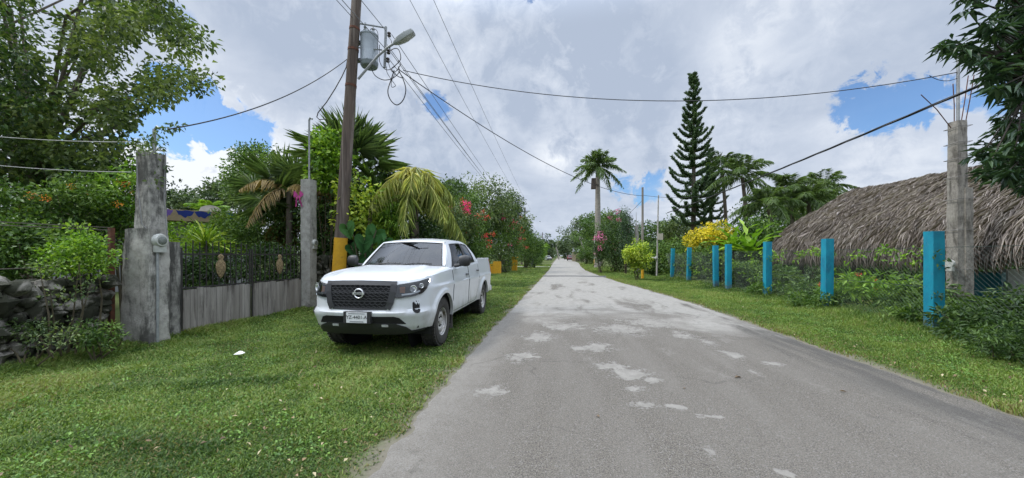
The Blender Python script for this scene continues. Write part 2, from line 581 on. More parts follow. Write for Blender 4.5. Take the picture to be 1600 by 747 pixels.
while y < 190:
    a, b_ = edge_l(y), edge_r(y)
    n = 14
    row = []
    for i in range(n + 1):
        u = i / n
        x = a + (b_ - a) * u
        z = 0.014 + 0.022 * (1 - (2 * u - 1) ** 2) if 0 < i < n else -0.01
        row.append((x, y, z))
    rows.append(row)
    y += 0.05 if y < 12 else (0.4 if y < 40 else 2.0)
tag(MB().grid(rows).build('road', m, smooth=True), kind='structure')
# low speed hump across the road and the pale driveway on the left
concrete_pale = pmat('pale_concrete', (0.36, 0.35, 0.32), (0.28, 0.27, 0.25), 3, 0.9, 0.3, 60)
hump = []
for i in range(7):
    u = i / 6
    yy = 25.2 + 0.55 * (u - 0.5)
    hump.append([(x, yy + 0.05 * math.sin(x * 2), 0.012 + 0.062 * math.sin(math.pi * u) + 0.018) for x in np.linspace(-1.1, 3.2, 12)])
tag(MB().grid(hump, True).build('speed_hump', pmat('hump_asphalt', (0.1, 0.1, 0.097), (0.06, 0.06, 0.06), 9, 0.9), smooth=True), kind='structure')
rows = [[(x, 47.2 + v + 0.1 * math.sin(x), 0.05) for x in np.linspace(-7.5, -1.15, 10)] for v in (-0.75, 0.75)]
tag(MB().grid(rows, True).build('driveway', concrete_pale), kind='structure')

# ------------------------------------------------------------------ grass
grass_m = leafmat('grass_blades', (0.022, 0.050, 0.010), (0.072, 0.122, 0.024), (0.150, 0.200, 0.046), trans=0.3, rough=0.6, yellow=(0.22, 0.19, 0.085))
weed_m = leafmat('weed_leaves', (0.03, 0.07, 0.015), (0.07, 0.14, 0.025), (0.13, 0.22, 0.04), trans=0.25)


def blades(X, Y, h, w, rnd, lean=0.55, z0=0.0):
    n = len(X)
    P = np.stack([X, Y, np.full(n, z0)], 1)
    a = rng.uniform(0, 2 * math.pi, n)
    S = np.stack([np.cos(a), np.sin(a), np.zeros(n)], 1) * (w * 0.5)[:, None]
    le = rng.uniform(0, 2 * math.pi, n)
    lm = rng.uniform(0.15, 1.0, n) * lean * h * 1.6
    T = P + np.stack([np.cos(le) * lm, np.sin(le) * lm, h * rng.uniform(0.55, 1.1, n)], 1)
    Mx = P * 0.45 + T * 0.55
    Mx[:, 2] += h * 0.22
    V = np.stack([P - S, P + S, Mx + S * 0.75, T, Mx - S * 0.75], 1).reshape(-1, 3)
    b = np.arange(n)[:, None] * 5
    F = np.concatenate([np.concatenate([b, b + 1, b + 2], 1), np.concatenate([b, b + 2, b + 4], 1), np.concatenate([b + 4, b + 2, b + 3], 1)], 0)
    return V, F, np.concatenate([rnd, rnd, rnd])


vec_l = np.vectorize(edge_l)
vec_r = np.vectorize(edge_r)
ytab = np.linspace(-5, 160, 3000)
ltab, rtab = vec_l(ytab), vec_r(ytab)


def lawn_left(n):
    Y = 1.0 * (60 / 1.0) ** rng.random(n)
    e = np.interp(Y, ytab, ltab)
    lo = np.maximum(-7.3 - 0.02 * Y, -2.3 * Y - 2.6)
    X = lo + (e + 0.10 - lo) * rng.random(n)
    de = e - X
    pn = npn(X, Y, 1.1, 1)
    pf = npn(X, Y, 5.0, 2)
    keep = rng.random(n) < np.clip(0.55 + de * 3 + 0.3 * pn + 0.35 * pf, 0.12, 1)
    keep &= rng.random(n) < np.clip(1.0 + 0.4 * pf, 0.45, 1)
    # worn track into the gate and bare shade under the truck
    X, Y, de, pn, pf = X[keep], Y[keep], de[keep], pn[keep], pf[keep]
    # two narrow bands where the blades are coloured darker and grow longer
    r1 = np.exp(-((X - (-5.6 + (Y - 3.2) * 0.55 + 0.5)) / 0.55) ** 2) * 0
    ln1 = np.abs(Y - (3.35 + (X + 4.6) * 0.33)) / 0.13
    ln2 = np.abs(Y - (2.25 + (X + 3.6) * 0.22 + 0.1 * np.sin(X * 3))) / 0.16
    dark_band = np.exp(-ln1 ** 2) * ((X < -2.6) & (X > -5.0)) + np.exp(-ln2 ** 2) * ((X < -2.5))
    h = (0.028 + 0.012 * pf + 0.012 * np.clip(pn, -1, 1)) * (1 + 0.03 * np.minimum(Y, 12)) + 0.02 * dark_band
    tuft = rng.random(len(X)) < 0.02
    h = np.where(tuft, h * 1.7, h)
    h = np.clip(h, 0.018, 0.2) + np.clip((-6.1 - X), 0, 0.6) * 0.16
    rnd = np.clip(0.55 + 0.20 * pn + 0.18 * pf + rng.normal(size=len(X)) * 0.24 - 0.24 * dark_band - 0.06 * np.exp(-np.clip(de, 0, 5)), 0, 0.93)
    dry = rng.random(len(X)) < (0.035 + 0.10 * np.clip(npn(X, Y, 2.0, 4) - 0.2, 0, 1) + 0.25 * np.exp(-np.clip(de, 0, 9) / 0.12))
    rnd = np.where(dry, 1.0, rnd)
    w = 0.0062 + 0.0014 * np.minimum(Y, 40)
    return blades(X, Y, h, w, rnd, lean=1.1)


def verge_right(n):
    Y = 2.2 * (70 / 2.2) ** rng.random(n)
    e = np.interp(Y, ytab, rtab)
    hi = np.where(Y < 26, 7.6, 6.5)
    X = e - 0.10 + (hi - e + 0.10) * rng.random(n) ** 1.0
    de = X - e
    pn = npn(X, Y, 1.0, 6)
    pf = npn(X, Y, 4.5, 7)
    keep = rng.random(n) < np.clip(0.55 + de * 3 + 0.3 * pn + 0.35 * pf, 0.12, 1)
    X, Y, de, pn, pf = X[keep], Y[keep], de[keep], pn[keep], pf[keep]
    h = np.clip(0.036 + 0.014 * pf + 0.016 * pn + np.clip(X - 6.0, 0, 1.5) * 0.10, 0.02, 0.3) * (1 + 0.02 * np.minimum(Y, 12))
    rnd = np.clip(0.60 + 0.14 * pn + 0.13 * pf + rng.normal(size=len(X)) * 0.17 - 0.22 * np.clip(X - 6.0, 0, 1), 0, 0.93)
    dry = rng.random(len(X)) < (0.05 + 0.35 * np.exp(-np.clip(de, 0, 9) / 0.2))
    rnd = np.where(dry, 1.0, rnd)
    w = 0.005 + 0.0011 * np.minimum(Y, 40)
    return blades(X, Y, h, w, rnd)


def garden_right(n):
    Y = 4 * (40 / 4) ** rng.random(n)
    X = rng.uniform(7.3, 15, n)
    pf = npn(X, Y, 2.0, 8)
    rnd = np.clip(0.62 + 0.18 * pf + rng.normal(size=n) * 0.16, 0, 1)
    return blades(X, Y, 0.07 + 0.03 * pf, 0.012 + 0.001 * Y, rnd)


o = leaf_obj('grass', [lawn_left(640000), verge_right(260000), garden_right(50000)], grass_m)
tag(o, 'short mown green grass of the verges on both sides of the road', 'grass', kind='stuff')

# broad-leaved weeds in the lawn
C = []
while len(C) < 300:
    y = 1.1 * (9 / 1.1) ** rng.random()
    x = rng.uniform(max(-6.3, -1.95 * y), edge_l(y) - 0.25)
    if mnoise.noise((x * 1.2, y * 1.2, 5)) > 0.02:
        C.append((x, y, 0.03))
while len(C) < 700:
    y = 3.2 * (14 / 3.2) ** rng.random()
    x = rng.uniform(edge_r(y) + 0.5, 7.0)
    if mnoise.noise((x * 1.2, y * 1.2, 8)) > 0.0:
        C.append((x, y, 0.045))
o = leaf_obj('clover_weeds', clump_leaves(C, 0.10, 16, 0.026, 0.019, droop=0.0, flat=0.3, up=1.6), weed_m)
tag(o, 'patches of broad leaved weeds growing through the mown grass', 'weeds', kind='stuff')
# fallen leaves and crumbs
n = 420
Yf = 1.6 * (16 / 1.6) ** rng.random(n)
side = rng.random(n)
Xf = np.where(side < 0.5, np.interp(Yf, ytab, ltab) - np.abs(rng.normal(size=n)) * 1.1, np.interp(Yf, ytab, rtab) + np.abs(rng.normal(size=n)) * 0.7 - 0.1)
Xf = np.maximum(Xf, -1.9 * Yf)
U = np.tile([0, 0, 1.0], (n, 1)) + rng.normal(size=(n, 3)) * 0.35
P = np.stack([Xf, Yf, 0.045 + 0.02 * rng.random(n)], 1)
D = rand_dirs(n)
D[:, 2] *= 0.3
litter_m = leafmat('dry_leaves', (0.07, 0.045, 0.025), (0.16, 0.11, 0.06), (0.28, 0.25, 0.15), trans=0.1)
o = leaf_obj('fallen_leaves', leaf_arrays(P, D, U, rng.uniform(0.022, 0.055, n), rng.uniform(0.012, 0.028, n), rng.random(n)), litter_m)
tag(o, 'dry brown leaves fallen along both road edges', 'leaves', kind='stuff')
# white scrap on the lawn
sc = MB()
pts = [(-.07, -.03, 0), (.05, -.04, .012), (.075, .02, .02), (.0, .045, .035), (-.06, .03, .01), (0, 0, .05)]
sc.add(pts, [(0, 1, 5), (1, 2, 5), (2, 3, 5), (3, 4, 5), (4, 0, 5)])
o = sc.build('paper_scrap', pmat('white_paper', (.75, .75, .73)), loc=at(374, 557, 5.1) * 1.0)
o.location.z = 0.05
tag(o, 'small crumpled white paper scrap lying on the left lawn', 'litter')
# ------------------------------------------------------------------ left boundary: pillars, gate, walls
def bw(mb, name, mat, parent, smooth=False, angle=40):
    l = parent.location if parent is not None else (0, 0, 0)
    return mb.build(name, mat, parent, smooth, off=(-l[0], -l[1], -l[2]), angle=angle)


def rough_box(mb, x0, x1, y0, y1, z0, z1, amp=0.012, step=0.09, top=None, sc=4.0):
    """box with a worn, slightly displaced surface; top = (x0,x1,y0,y1) at z1"""
    tx0, tx1, ty0, ty1 = top or (x0, x1, y0, y1)
    nz = max(2, int((z1 - z0) / step))
    nx = max(2, int(max(x1 - x0, y1 - y0) / step))
    ring = lambda a: [(a[0] + (a[1] - a[0]) * k / nx, a[2]) for k in range(nx)] + [(a[1], a[2] + (a[3] - a[2]) * k / nx) for k in range(nx)] + \
                     [(a[1] - (a[1] - a[0]) * k / nx, a[3]) for k in range(nx)] + [(a[0], a[3] - (a[3] - a[2]) * k / nx) for k in range(nx)]
    rows = []
    for i in range(nz + 1):
        u = i / nz
        q = [x0 + (tx0 - x0) * u, x1 + (tx1 - x1) * u, y0 + (ty0 - y0) * u, y1 + (ty1 - y1) * u]
        z = z0 + (z1 - z0) * u
        cx_, cy_ = (q[0] + q[1]) / 2, (q[2] + q[3]) / 2
        row = []
        for j, (x, y) in enumerate(ring(q)):
            n = mnoise.noise((x * sc, y * sc, z * sc)) + 0.5 * mnoise.noise((x * sc * 3, y * sc * 3, z * sc * 3))
            corner = 1.0 if j % nx else -0.6
            d = Vector((x - cx_, y - cy_, 0)).normalized() * (amp * (n - (0.8 if corner < 0 else 0)))
            row.append((x + d.x, y + d.y, z + (amp * n if i in (nz,) else 0)))
        rows.append(row + [row[0]])
    k0 = len(mb.v)
    mb.grid(rows)
    m_ = len(rows[0])
    top_i = k0 + nz * m_
    mb.f.append(tuple(range(top_i, top_i + m_ - 1)))
    return mb


def concrete(name, a, b_, dark, s3=2.0, thr=(0.48, 0.62)):
    """weathered concrete with mould running down from the top"""
    m, t = newmat(name)
    co = nd(t, 'ShaderNodeTexCoord').outputs['Object']
    f = ss(t, noise(t, co, 7, 8, 0.7), 0.3, 0.7)
    c = mixc(t, f, a, b_)
    st = nd(t, 'ShaderNodeMapping', {0: co, 3: (1, 1, 0.22)}).outputs[0]
    g = ss(t, mth(t, 'ADD', mth(t, 'MULTIPLY', noise(t, st, s3 * 2.4, 8, 0.7, 0.3), 0.6), mth(t, 'MULTIPLY', noise(t, co, s3 * 0.8, 8, 0.75), 0.4)), thr[0], thr[1])
    c = mixc(t, mth(t, 'MULTIPLY', g, 0.85), c, dark)
    h = ss(t, noise(t, co, 26, 6, 0.75), 0.55, 0.72)
    c = mixc(t, mth(t, 'MULTIPLY', h, 0.5), c, tuple(x * 0.55 for x in b_))
    p = nd(t, 'ShaderNodeBsdfPrincipled', {'Base Color': c, 'Roughness': 0.93, 'Specular IOR Level': 0.2})
    b = nd(t, 'ShaderNodeBump', {'Strength': 0.8, 'Distance': 0.012, 'Height': noise(t, co, 30, 8, 0.75)})
    t.links.new(b.outputs[0], p.inputs['Normal'])
    out(t, p.outputs[0])
    return m


conc_old = concrete('mouldy_concrete', (.44, .425, .39), (.27, .26, .24), (.05, .049, .046), 1.6, (.46, .56))
conc_grey = concrete('grey_concrete', (.42, .41, .38), (.28, .27, .25), (.08, .077, .07), 2.2, (0.5, 0.64))
rust = pmat('rusty_iron', (.15, .055, .03), (.07, .032, .02), 12, 0.85, 0.4, 60)
iron = pmat('black_iron', (.018, .018, .019), (.03, .026, .023), 15, 0.6)
galv = pmat('galvanised_pipe', (.36, .38, .39), (.27, .28, .29), 12, 0.5, metal=0.5)
grey_metal = pmat('grey_metal', (.30, .32, .33), (.24, .25, .26), 10, 0.5, metal=0.3)
meter_w = pmat('meter_casing', (.46, .47, .44), (.36, .37, .34), 12, 0.4)
glass_d = pmat('meter_glass', (.20, .22, .20), (.12, .13, .12), 20, 0.12)


def meter(parent, x, y, z, r=0.085):
    mb = MB().lathe([(.001, 0), (r * 1.12, 0), (r * 1.12, .03), (r, .04), (r, .055), (r * .9, .07), (.001, .08)], 'x', 24, (x, y, z))
    mb.box(x, x + .05, y - r * .8, y + r * .8, z - r * 1.9, z - r * .85)
    o = bw(mb, 'electric_meter', meter_w, parent, True)
    l = parent.location
    dl = MB().lathe([(.001, .083), (r * .62, .079), (r * .7, .072)][::-1], 'x', 20, (x, y, z))
    dl.build('dial', glass_d, o, True, off=(-l[0], -l[1], -l[2]))
    return o


# tall pillar
pil = thing('gate_pillar', 'tall stained concrete gate pillar with a wide lower half and a round meter', 'pillar', (-6.6, 5.03, 0))
mb = MB()
rough_box(mb, -7.0, -6.43, 4.88, 5.22, -.05, 1.88, 0.022, 0.07, top=(-6.93, -6.44, 4.89, 5.20))
rough_box(mb, -6.74, -6.45, 4.90, 5.18, 1.86, 3.12, 0.014, 0.07, top=(-6.72, -6.46, 4.91, 5.17))
bw(mb, 'shaft', conc_old, pil, True, 30)
meter(pil, -6.43, 5.02, 1.70, .10)
bw(MB().tube([(-6.415, 4.99, 0), (-6.41, 4.99, .9), (-6.42, 4.99, 1.56)], .019, 8), 'conduit', galv, pil, True)
bw(MB().tube([(-6.40, 5.12, 1.75), (-6.43, 5.10, 2.4), (-6.44, 5.13, 3.14), (-6.5, 5.1, 3.2)], .007, 5).tube([(-6.66, 4.885, 3.1), (-6.64, 4.88, 2.6), (-6.55, 4.875, 1.95), (-6.42, 4.95, 1.78)], .007, 5), 'surface_cable', pmat('grey_cable', (.25, .25, .25)), pil, True)
bw(MB().tube([(-6.55, 5.05, 3.05), (-6.55, 5.05, 3.52)], .024, 8).tube([(-6.55, 5.05, 3.5), (-6.50, 5.05, 3.56), (-6.44, 5.04, 3.52)], .02, 8), 'cable_mast', galv, pil, True)

ip = thing('iron_post', 'rusty angle iron fence post standing against the tall pillar', 'post', (-7.05, 4.83, 0))
bw(MB().box(-7.085, -7.03, 4.80, 4.812, -.05, 1.9).box(-7.042, -7.03, 4.812, 4.86, -.05, 1.9), 'angle_bar', rust, ip)

sp = thing('gate_post', 'short mouldy concrete post hinging the nearer gate leaf', 'post', (-6.84, 5.46, 0))
bw(rough_box(MB(), -6.98, -6.70, 5.32, 5.60, -.05, 1.70, .014, .07), 'shaft', concrete('black_moulded_concrete', (.36, .35, .32), (.2, .195, .18), (.035, .034, .032), 1.8, (.40, .52)), sp, True, 30)

gp = thing('gate_pillar', 'slimmer pale concrete gate pillar beside the utility pole with a pipe mast', 'pillar', (-6.69, 8.88, 0))
bw(rough_box(MB(), -6.83, -6.55, 8.74, 9.02, -.05, 3.5, .011, .08), 'shaft', conc_grey, gp, True, 30)
meter(gp, -6.55, 8.9, 1.80, .085)
bw(MB().tube([(-6.66, 8.86, 3.4), (-6.66, 8.86, 5.12)], .024, 8).tube([(-6.66, 8.86, 5.10), (-6.63, 8.86, 5.17), (-6.57, 8.86, 5.13)], .024, 8), 'pipe_mast', galv, gp, True)

# ribbon tied to the pillar
bowm = pmat('pink_ribbon', (.50, .05, .22), (.32, .03, .2), 10, 0.6)
bo = MB()
c0 = Vector((-6.88, 8.74, 3.06))
for sg in (-1, 1):
    bo.grid([[c0 + Vector((sg * (.02 + .13 * u), -.05 * math.sin(math.pi * u), (.09 * math.sin(math.pi * u)) * (1 if v else -1) + .03)) for u in (0, .25, .5, .75, 1)] for v in (0, 1)])
    bo.grid([[c0 + Vector((sg * (.02 + .07 * u) + .04 * v, -.03 - .02 * math.sin(5 * u), -.30 * u)) for u in (0, .25, .5, .75, 1)] for v in (0, 1)])
tag(bo.build('ribbon_bow', bowm), 'pink ribbon bow tied high on the slim gate pillar', 'bow')

# gate: two leaves
wood_m, t = newmat('weathered_boards')
co = nd(t, 'ShaderNodeTexCoord').outputs['Object']
st = nd(t, 'ShaderNodeMapping', {0: co, 3: (1, 1, .12)}).outputs[0]
sxg = nd(t, 'ShaderNodeSeparateXYZ', {0: co})
brd = mth(t, 'FLOOR', mth(t, 'DIVIDE', sxg.outputs[1], 0.128))
bn = nd(t, 'ShaderNodeTexWhiteNoise', {'W': brd}, noise_dimensions='1D').outputs[0]
c = mixc(t, ss(t, noise(t, st, 14, 8, 0.7), .3, .7), (.33, .31, .285), (.20, .185, .17))
c = mixc(t, mth(t, 'MULTIPLY', bn, .55), c, (.15, .135, .12))
c = mixc(t, mth(t, 'MULTIPLY', ss(t, noise(t, st, 5, 7, 0.7, .4), .52, .68), .75), c, (.06, .052, .046))
p = nd(t, 'ShaderNodeBsdfPrincipled', {'Base Color': c, 'Roughness': .9, 'Specular IOR Level': .15})
b = nd(t, 'ShaderNodeBump', {'Strength': .6, 'Distance': .006, 'Height': noise(t, st, 40, 6, .7)})
t.links.new(b.outputs[0], p.inputs['Normal'])
out(t, p.outputs[0])
orn_m = pmat('straw_ornament', (.36, .27, .14), (.12, .085, .045), 26, .85, 1.0, 45, bdist=.03)


def gate_leaf(label, y0, y1):
    gx = -6.74
    G = thing('gate_leaf', label, 'gate', (gx, (y0 + y1) / 2, 0), 0, 'the two leaves of the driveway gate')
    pn = MB()
    y = y0 + .03
    while y < y1 - .03:
        w = min(.126, y1 - .03 - y)
        dz_ = .012 * rng.normal()
        pn.box(gx - .012 + .004 * rng.random(), gx + .012 + .004 * rng.random(), y, y + w - .005, .06 + abs(dz_), .84 + dz_)
        y += .128
    bw(pn, 'board_panel', wood_m, G)
    f = MB()
    f.box(gx - .02, gx + .0, y0, y0 + .035, .03, 1.60).box(gx - .02, gx + .0, y1 - .035, y1, .03, 1.60)
    f.box(gx - .022, gx - .002, y0 + .035, y1 - .035, 1.47, 1.50).box(gx - .035, gx - .014, y0 + .035, y1 - .035, .30, .335).box(gx - .025, gx - .004, y0 + .035, y1 - .035, .845, .875)
    bw(f, 'frame', iron, G)
    r = MB()
    n = 11
    for k in range(n):
        yy = y0 + .035 + (y1 - y0 - .07) * (k + .5) / n
        h_ = 1.66 + .03 * (k % 2)
        r.tube([(gx - .012, yy, .86), (gx - .012, yy, h_)], .0105, 5)
        r.lathe([(.001, .06), (.014, .02), (.001, -.01)][::-1], 'z', 6, (gx - .012, yy, h_))
        if k < n - 1 and k % 2 == 0:      # scroll circles
            yc = yy + (y1 - y0) / n * .5
            r.tube([(gx - .012, yc + .045 * math.cos(a), 1.06 + .045 * math.sin(a)) for a in np.linspace(0, 2 * math.pi, 13)], .006, 4, False)
    bw(r, 'railing', iron, G, True)
    o_ = MB()
    yc = (y0 + y1) / 2 + .02
    prof_ = [(.001, -.22), (.05, -.17), (.095, -.08), (.11, .0), (.10, .08), (.06, .14), (.045, .17), (.075, .21), (.03, .26), (.001, .27)]
    rows = [[(gx + .012 + .03 * math.cos(a) * (r_ / .11), yc + r_ * math.sin(a), 1.22 + h_) for a in np.linspace(0, 2 * math.pi, 15)] for r_, h_ in prof_]
    o_.grid(rows)
    bw(o_, 'ornament', orn_m, G, True)
    return G


gate_leaf('nearer leaf of the grey board gate with black railing by the tall pillar', 5.62, 7.10)
gate_leaf('farther leaf of the grey board gate with black railing by the slim pillar', 7.13, 8.66)

# rubble walls
stone_m = pmat('limestone_rubble', (.32, .30, .265), (.15, .14, .12), 5, .95, .6, 25, c3=(.028, .03, .018), s3=2.6, t3=(.38, .52))


def stones(mb, x, y0, y1, h, thick, r0=.13):
    z = .06
    while z < h:
        y = y0 + rng.uniform(0, .1)
        while y < y1:
            r = r0 * rng.uniform(.6, 1.25)
            for sd in (0, 1):
                c_ = Vector((x + (thick if sd == 0 else 0) * 1.0 - thick / 2 + rng.normal() * .025, y, z + rng.normal() * .02))
                k0 = rng.uniform(0, 50)
                sx_, sy_, sz_ = r * rng.uniform(.8, 1.2), r * rng.uniform(.75, 1.2), r * rng.uniform(.65, 1.05)
                rows = []
                for i in range(6):
                    th = math.pi * i / 5
                    row = []
                    for k in range(9):
                        ph = 2 * math.pi * (k % 8) / 8
                        d = Vector((math.sin(th) * math.cos(ph), math.sin(th) * math.sin(ph), math.cos(th)))
                        q = 1 + .55 * mnoise.noise(d * 1.5 + Vector((k0, 0, 0))) + .2 * mnoise.noise(d * 4 + Vector((k0, 7, 0)))
                        row.append(c_ + Vector((d.x * sx_, d.y * sy_, d.z * sz_)) * q)
                    rows.append(row)
                mb.grid(rows, True)
            y += r * 1.75
        z += r0 * 1.05
    mb.box(x - thick * .35, x + thick * .35, y0, y1, 0, h - .05)


mb = MB()
stones(mb, -7.15, 0.6, 4.72, 1.15, .34, .105)
tag(mb.build('stone_wall', stone_m, None, True, angle=50), 'low rubble stone wall overgrown with weeds left of the tall pillar', 'wall')
mb = MB()
stones(mb, -6.85, 9.15, 17.0, 1.35, .34, .15)
tag(mb.build('stone_wall', stone_m, None, True, angle=50), 'rubble stone wall behind the parked pickup and utility pole', 'wall')

# wire strands on the left fence line
wirem = pmat('old_wire', (.16, .14, .12), (.09, .07, .06), 10, .7)
fw = MB()
for z in (1.86, 1.90, 1.30, .75):
    fw.tube([(-7.04, 4.8, z), (-7.06, 3.4, z - .02), (-7.08, 2.0, z + .01), (-7.1, .3, z)], .008, 4)
tag(fw.build('wire_fence', wirem), 'rusty wire strands strung over the stone wall', 'fence')

# ------------------------------------------------------------------ house behind the gate
hl = at(268, 400, 15.5)
H = thing('garden_house', 'low house with a tan roof edge painted with blue shapes behind the gate', 'house', (hl.x, hl.y, 0), R(48))
tan = pmat('tan_render', (.34, .27, .17), (.27, .21, .13), 6, .9, .2, 40)
MB().box(-3.6, 3.0, 0, 4, 0, 2.93).build('wall', pmat('grey_render', (.33, .34, .35), (.25, .26, .27), 4, .9), H)
sl_o = MB().box(-4.0, 3.35, -.6, 4.3, 2.95, 3.42).build('roof_slab', tan, H)
for nm, x, w, h_, colr, dips in (('painted_shape', -.15, .45, .30, (.16, .09, .36), 1), ('painted_shape', .75, 1.15, .30, (.008, .03, .22), 2), ('painted_shape', 1.95, .52, .36, (.01, .19, .40), 1), ('painted_shape', -1.6, .7, .3, (.02, .15, .35), 2)):
    mb = MB()
    n_ = 16
    top_ = [(x - w / 2 + w * i / n_, -.604, 3.39 - .02 * math.sin(i)) for i in range(n_ + 1)]
    low_ = [(x - w / 2 + w * i / n_, -.604, 3.37 - h_ * abs(math.sin(math.pi * dips * i / n_)) ** .6 * (.85 + .15 * math.sin(i * 2.1))) for i in range(n_ + 1)]
    mb.grid([low_, top_])
    mb.build(nm, pmat('shape_paint', colr, None, 6, .8), H)
MB().box(.6, 1.6, -.01, .05, .9, 2.2).build('window', glass_d, H)
mb = MB()
rows = [[(x, .6 + yy, 3.43 + .40 * (1 if 0 < k < 9 else 0) * (0.55 + .45 * math.sin(math.pi * k / 9))) for k, x in enumerate(np.linspace(.85, 1.75, 10))] for yy in (0, .9)]
mb.grid(rows, True)
for yy in (0, .9):
    mb.add([(p_[0], .6 + yy, p_[2]) for p_ in rows[0]] + [(1.75, .6 + yy, 3.43), (.85, .6 + yy, 3.43)], [tuple(range(12))])
mb.build('roof_vent', pmat('vent_white', (.5, .5, .5)), H)

# ------------------------------------------------------------------ utility poles
polewood = pmat('weathered_pole_wood', (.125, .095, .078), (.062, .047, .040), 16, .95, .8, 50, stretch=(1, 1, .06), c3=(.19, .16, .14), s3=7)
yellow = pmat('yellow_paint', (.62, .34, .012), (.52, .27, .012), 6, .7, .15, 40, c3=(.30, .17, .03), s3=4, t3=(.6, .75))
cable_m = pmat('black_cable', (.02, .02, .022), None, 10, .6)
lead_m = pmat('grey_wire', (.13, .14, .15), None, 10, .5)
ceram = pmat('brown_insulator', (.06, .045, .04), None, 10, .3)


def on_pole(z):
    """axis of the big pole"""
    return Vector((-5.76 + (z - 1.45) * .0675, 8.84 + (z - 1.45) * .004, z))


Pz = [0, 1.5, 3, 4.5, 6, 7.5, 9, 10.9]
up = thing('utility_pole', 'leaning wooden utility pole with a yellow painted foot behind the pickup', 'utility pole', tuple(on_pole(0)))
bw(MB().tube([on_pole(z) for z in Pz], [.172 - .006 * z for z in Pz], 20), 'shaft', polewood, up, True)
bw(MB().tube([on_pole(z) for z in (-.02, .6, 1.3, 1.93)], [.178, .174, .170, .166], 20), 'painted_foot', yellow, up, True)
for z in (5.95, 6.9, 7.45):
    bw(MB().tube([on_pole(z - .03), on_pole(z + .03)], .172 - .006 * z + .008, 20), 'band', rust, up, True)
rack = MB()
q0 = on_pole(7.62)
rack.tube([q0, at(600, 43, 9.5), at(604, 52, 9.5)], .022, 6).tube([on_pole(6.98), at(597, 78, 9.5)], .02, 6)
rack.tube([at(603, 42, 9.5), at(601, 106, 9.5)], .035, 6)
rk = bw(rack, 'rack', grey_metal, up, True)
l = up.location
for (px, py) in ((608, 54), (607, 81), (606, 94)):
    MB().lathe([(.001, -.05), (.045, -.05), (.05, -.025), (.025, 0), (.05, .025), (.045, .05), (.001, .05)], 'z', 12, tuple(at(px, py, 9.47) - l)).build('insulator', ceram, rk, True)
xa = bw(MB().box(-6.0, -3.9, 8.75, 8.86, 10.05, 10.17), 'crossarm', polewood, up)

tr = thing('transformer', 'grey pole mounted transformer can hanging behind the street lamp arm', 'transformer', tuple(at(577, 105, 9.62)))
tm = pmat('transformer_grey', (.27, .31, .34), (.22, .25, .28), 5, .45, metal=0.1)
tc_ = at(577, 105, 9.62)
cb = MB().lathe([(.001, 0), (.20, 0), (.225, .04), (.225, .09), (.232, .10), (.232, .13), (.225, .14), (.225, .80), (.235, .81), (.235, .85), (.19, .89), (.001, .91)], 'z', 28, tc_)
bw(cb, 'tank', tm, tr, True)
for dx, dy in ((-.08, -.06), (.08, .05)):
    bw(MB().lathe([(.03, .86), (.05, .9), (.03, .93), (.05, .97), (.03, 1.0), (.045, 1.04), (.02, 1.08), (.02, 1.16)], 'z', 10, tc_ + Vector((dx, dy, 0))), 'bushing', grey_metal, tr, True)
for hz in (.15, .62):
    bw(MB().box(tc_.x - .36, tc_.x - .2, tc_.y - .08, tc_.y + .04, tc_.z + hz, tc_.z + hz + .07), 'hanger', grey_metal, tr)

la = thing('street_lamp', 'grey street lamp on a slanting arm fixed to the utility pole', 'street lamp', tuple(at(562, 121, 9.4)))
A0, A1, A2 = at(561, 122, 9.42), at(590, 88, 9.36), at(619, 66, 9.30)
bw(MB().tube([A0 - (A1 - A0) * .05, A0, A1, at(606, 74, 9.33), A2], .03, 8), 'arm', grey_metal, la, True)
hd = MB()
ax_ = (at(645, 50, 9.25) - at(615, 68, 9.31))
L_ = ax_.length
ax_.normalize()
sd_ = Vector((-.25, 1, .05)).normalized()
sd_ = (sd_ - ax_ * sd_.dot(ax_)).normalized()
nu = ax_.cross(sd_)
if nu.z < 0: nu = -nu
rows = []
h0 = at(615, 68.5, 9.31)
for u, w_, tp_, bt_ in ((0, .03, .03, -.03), (.08, .06, .05, -.05), (.25, .11, .075, -.075), (.5, .135, .08, -.085), (.8, .13, .075, -.08), (.97, .12, .06, -.065), (1.0, .10, .04, -.05)):
    row = []
    for k in range(13):
        a = 2 * math.pi * k / 12
        hh_ = tp_ if math.sin(a) > 0 else -bt_
        ca, sa = math.cos(a), math.sin(a)
        row.append(h0 + ax_ * L_ * u * 1.05 + sd_ * w_ * math.copysign(abs(ca) ** .45, ca) + nu * hh_ * math.copysign(abs(sa) ** .45, sa))
    rows.append(row)
hd.grid(rows)
hdo = bw(hd, 'head', pmat('lamp_grey', (.40, .42, .43), (.33, .35, .36), 8, .5), la, True)
ln = MB()
rows = []
for u, w_, d_ in ((.28, .07, .078), (.4, .10, .105), (.6, .11, .11), (.8, .09, .095), (.9, .05, .07)):
    rows.append([h0 + ax_ * L_ * u * 1.05 + sd_ * w_ * s_ - nu * (d_ * (1 - .25 * s_ * s_)) for s_ in (-1, -.5, 0, .5, 1)])
ln.grid(rows)
lno = ln.build('lens', pmat('lamp_lens', (.45, .46, .44), None, 10, .25), hdo, True, off=tuple(-la.location))
ph = MB().lathe([(.001, .06), (.035, .06), (.04, 0)][::-1], 'z', 10, h0 + ax_ * L_ * .62 + nu * .07)
ph.build('photocell', grey_metal, hdo, True, off=tuple(-la.location))

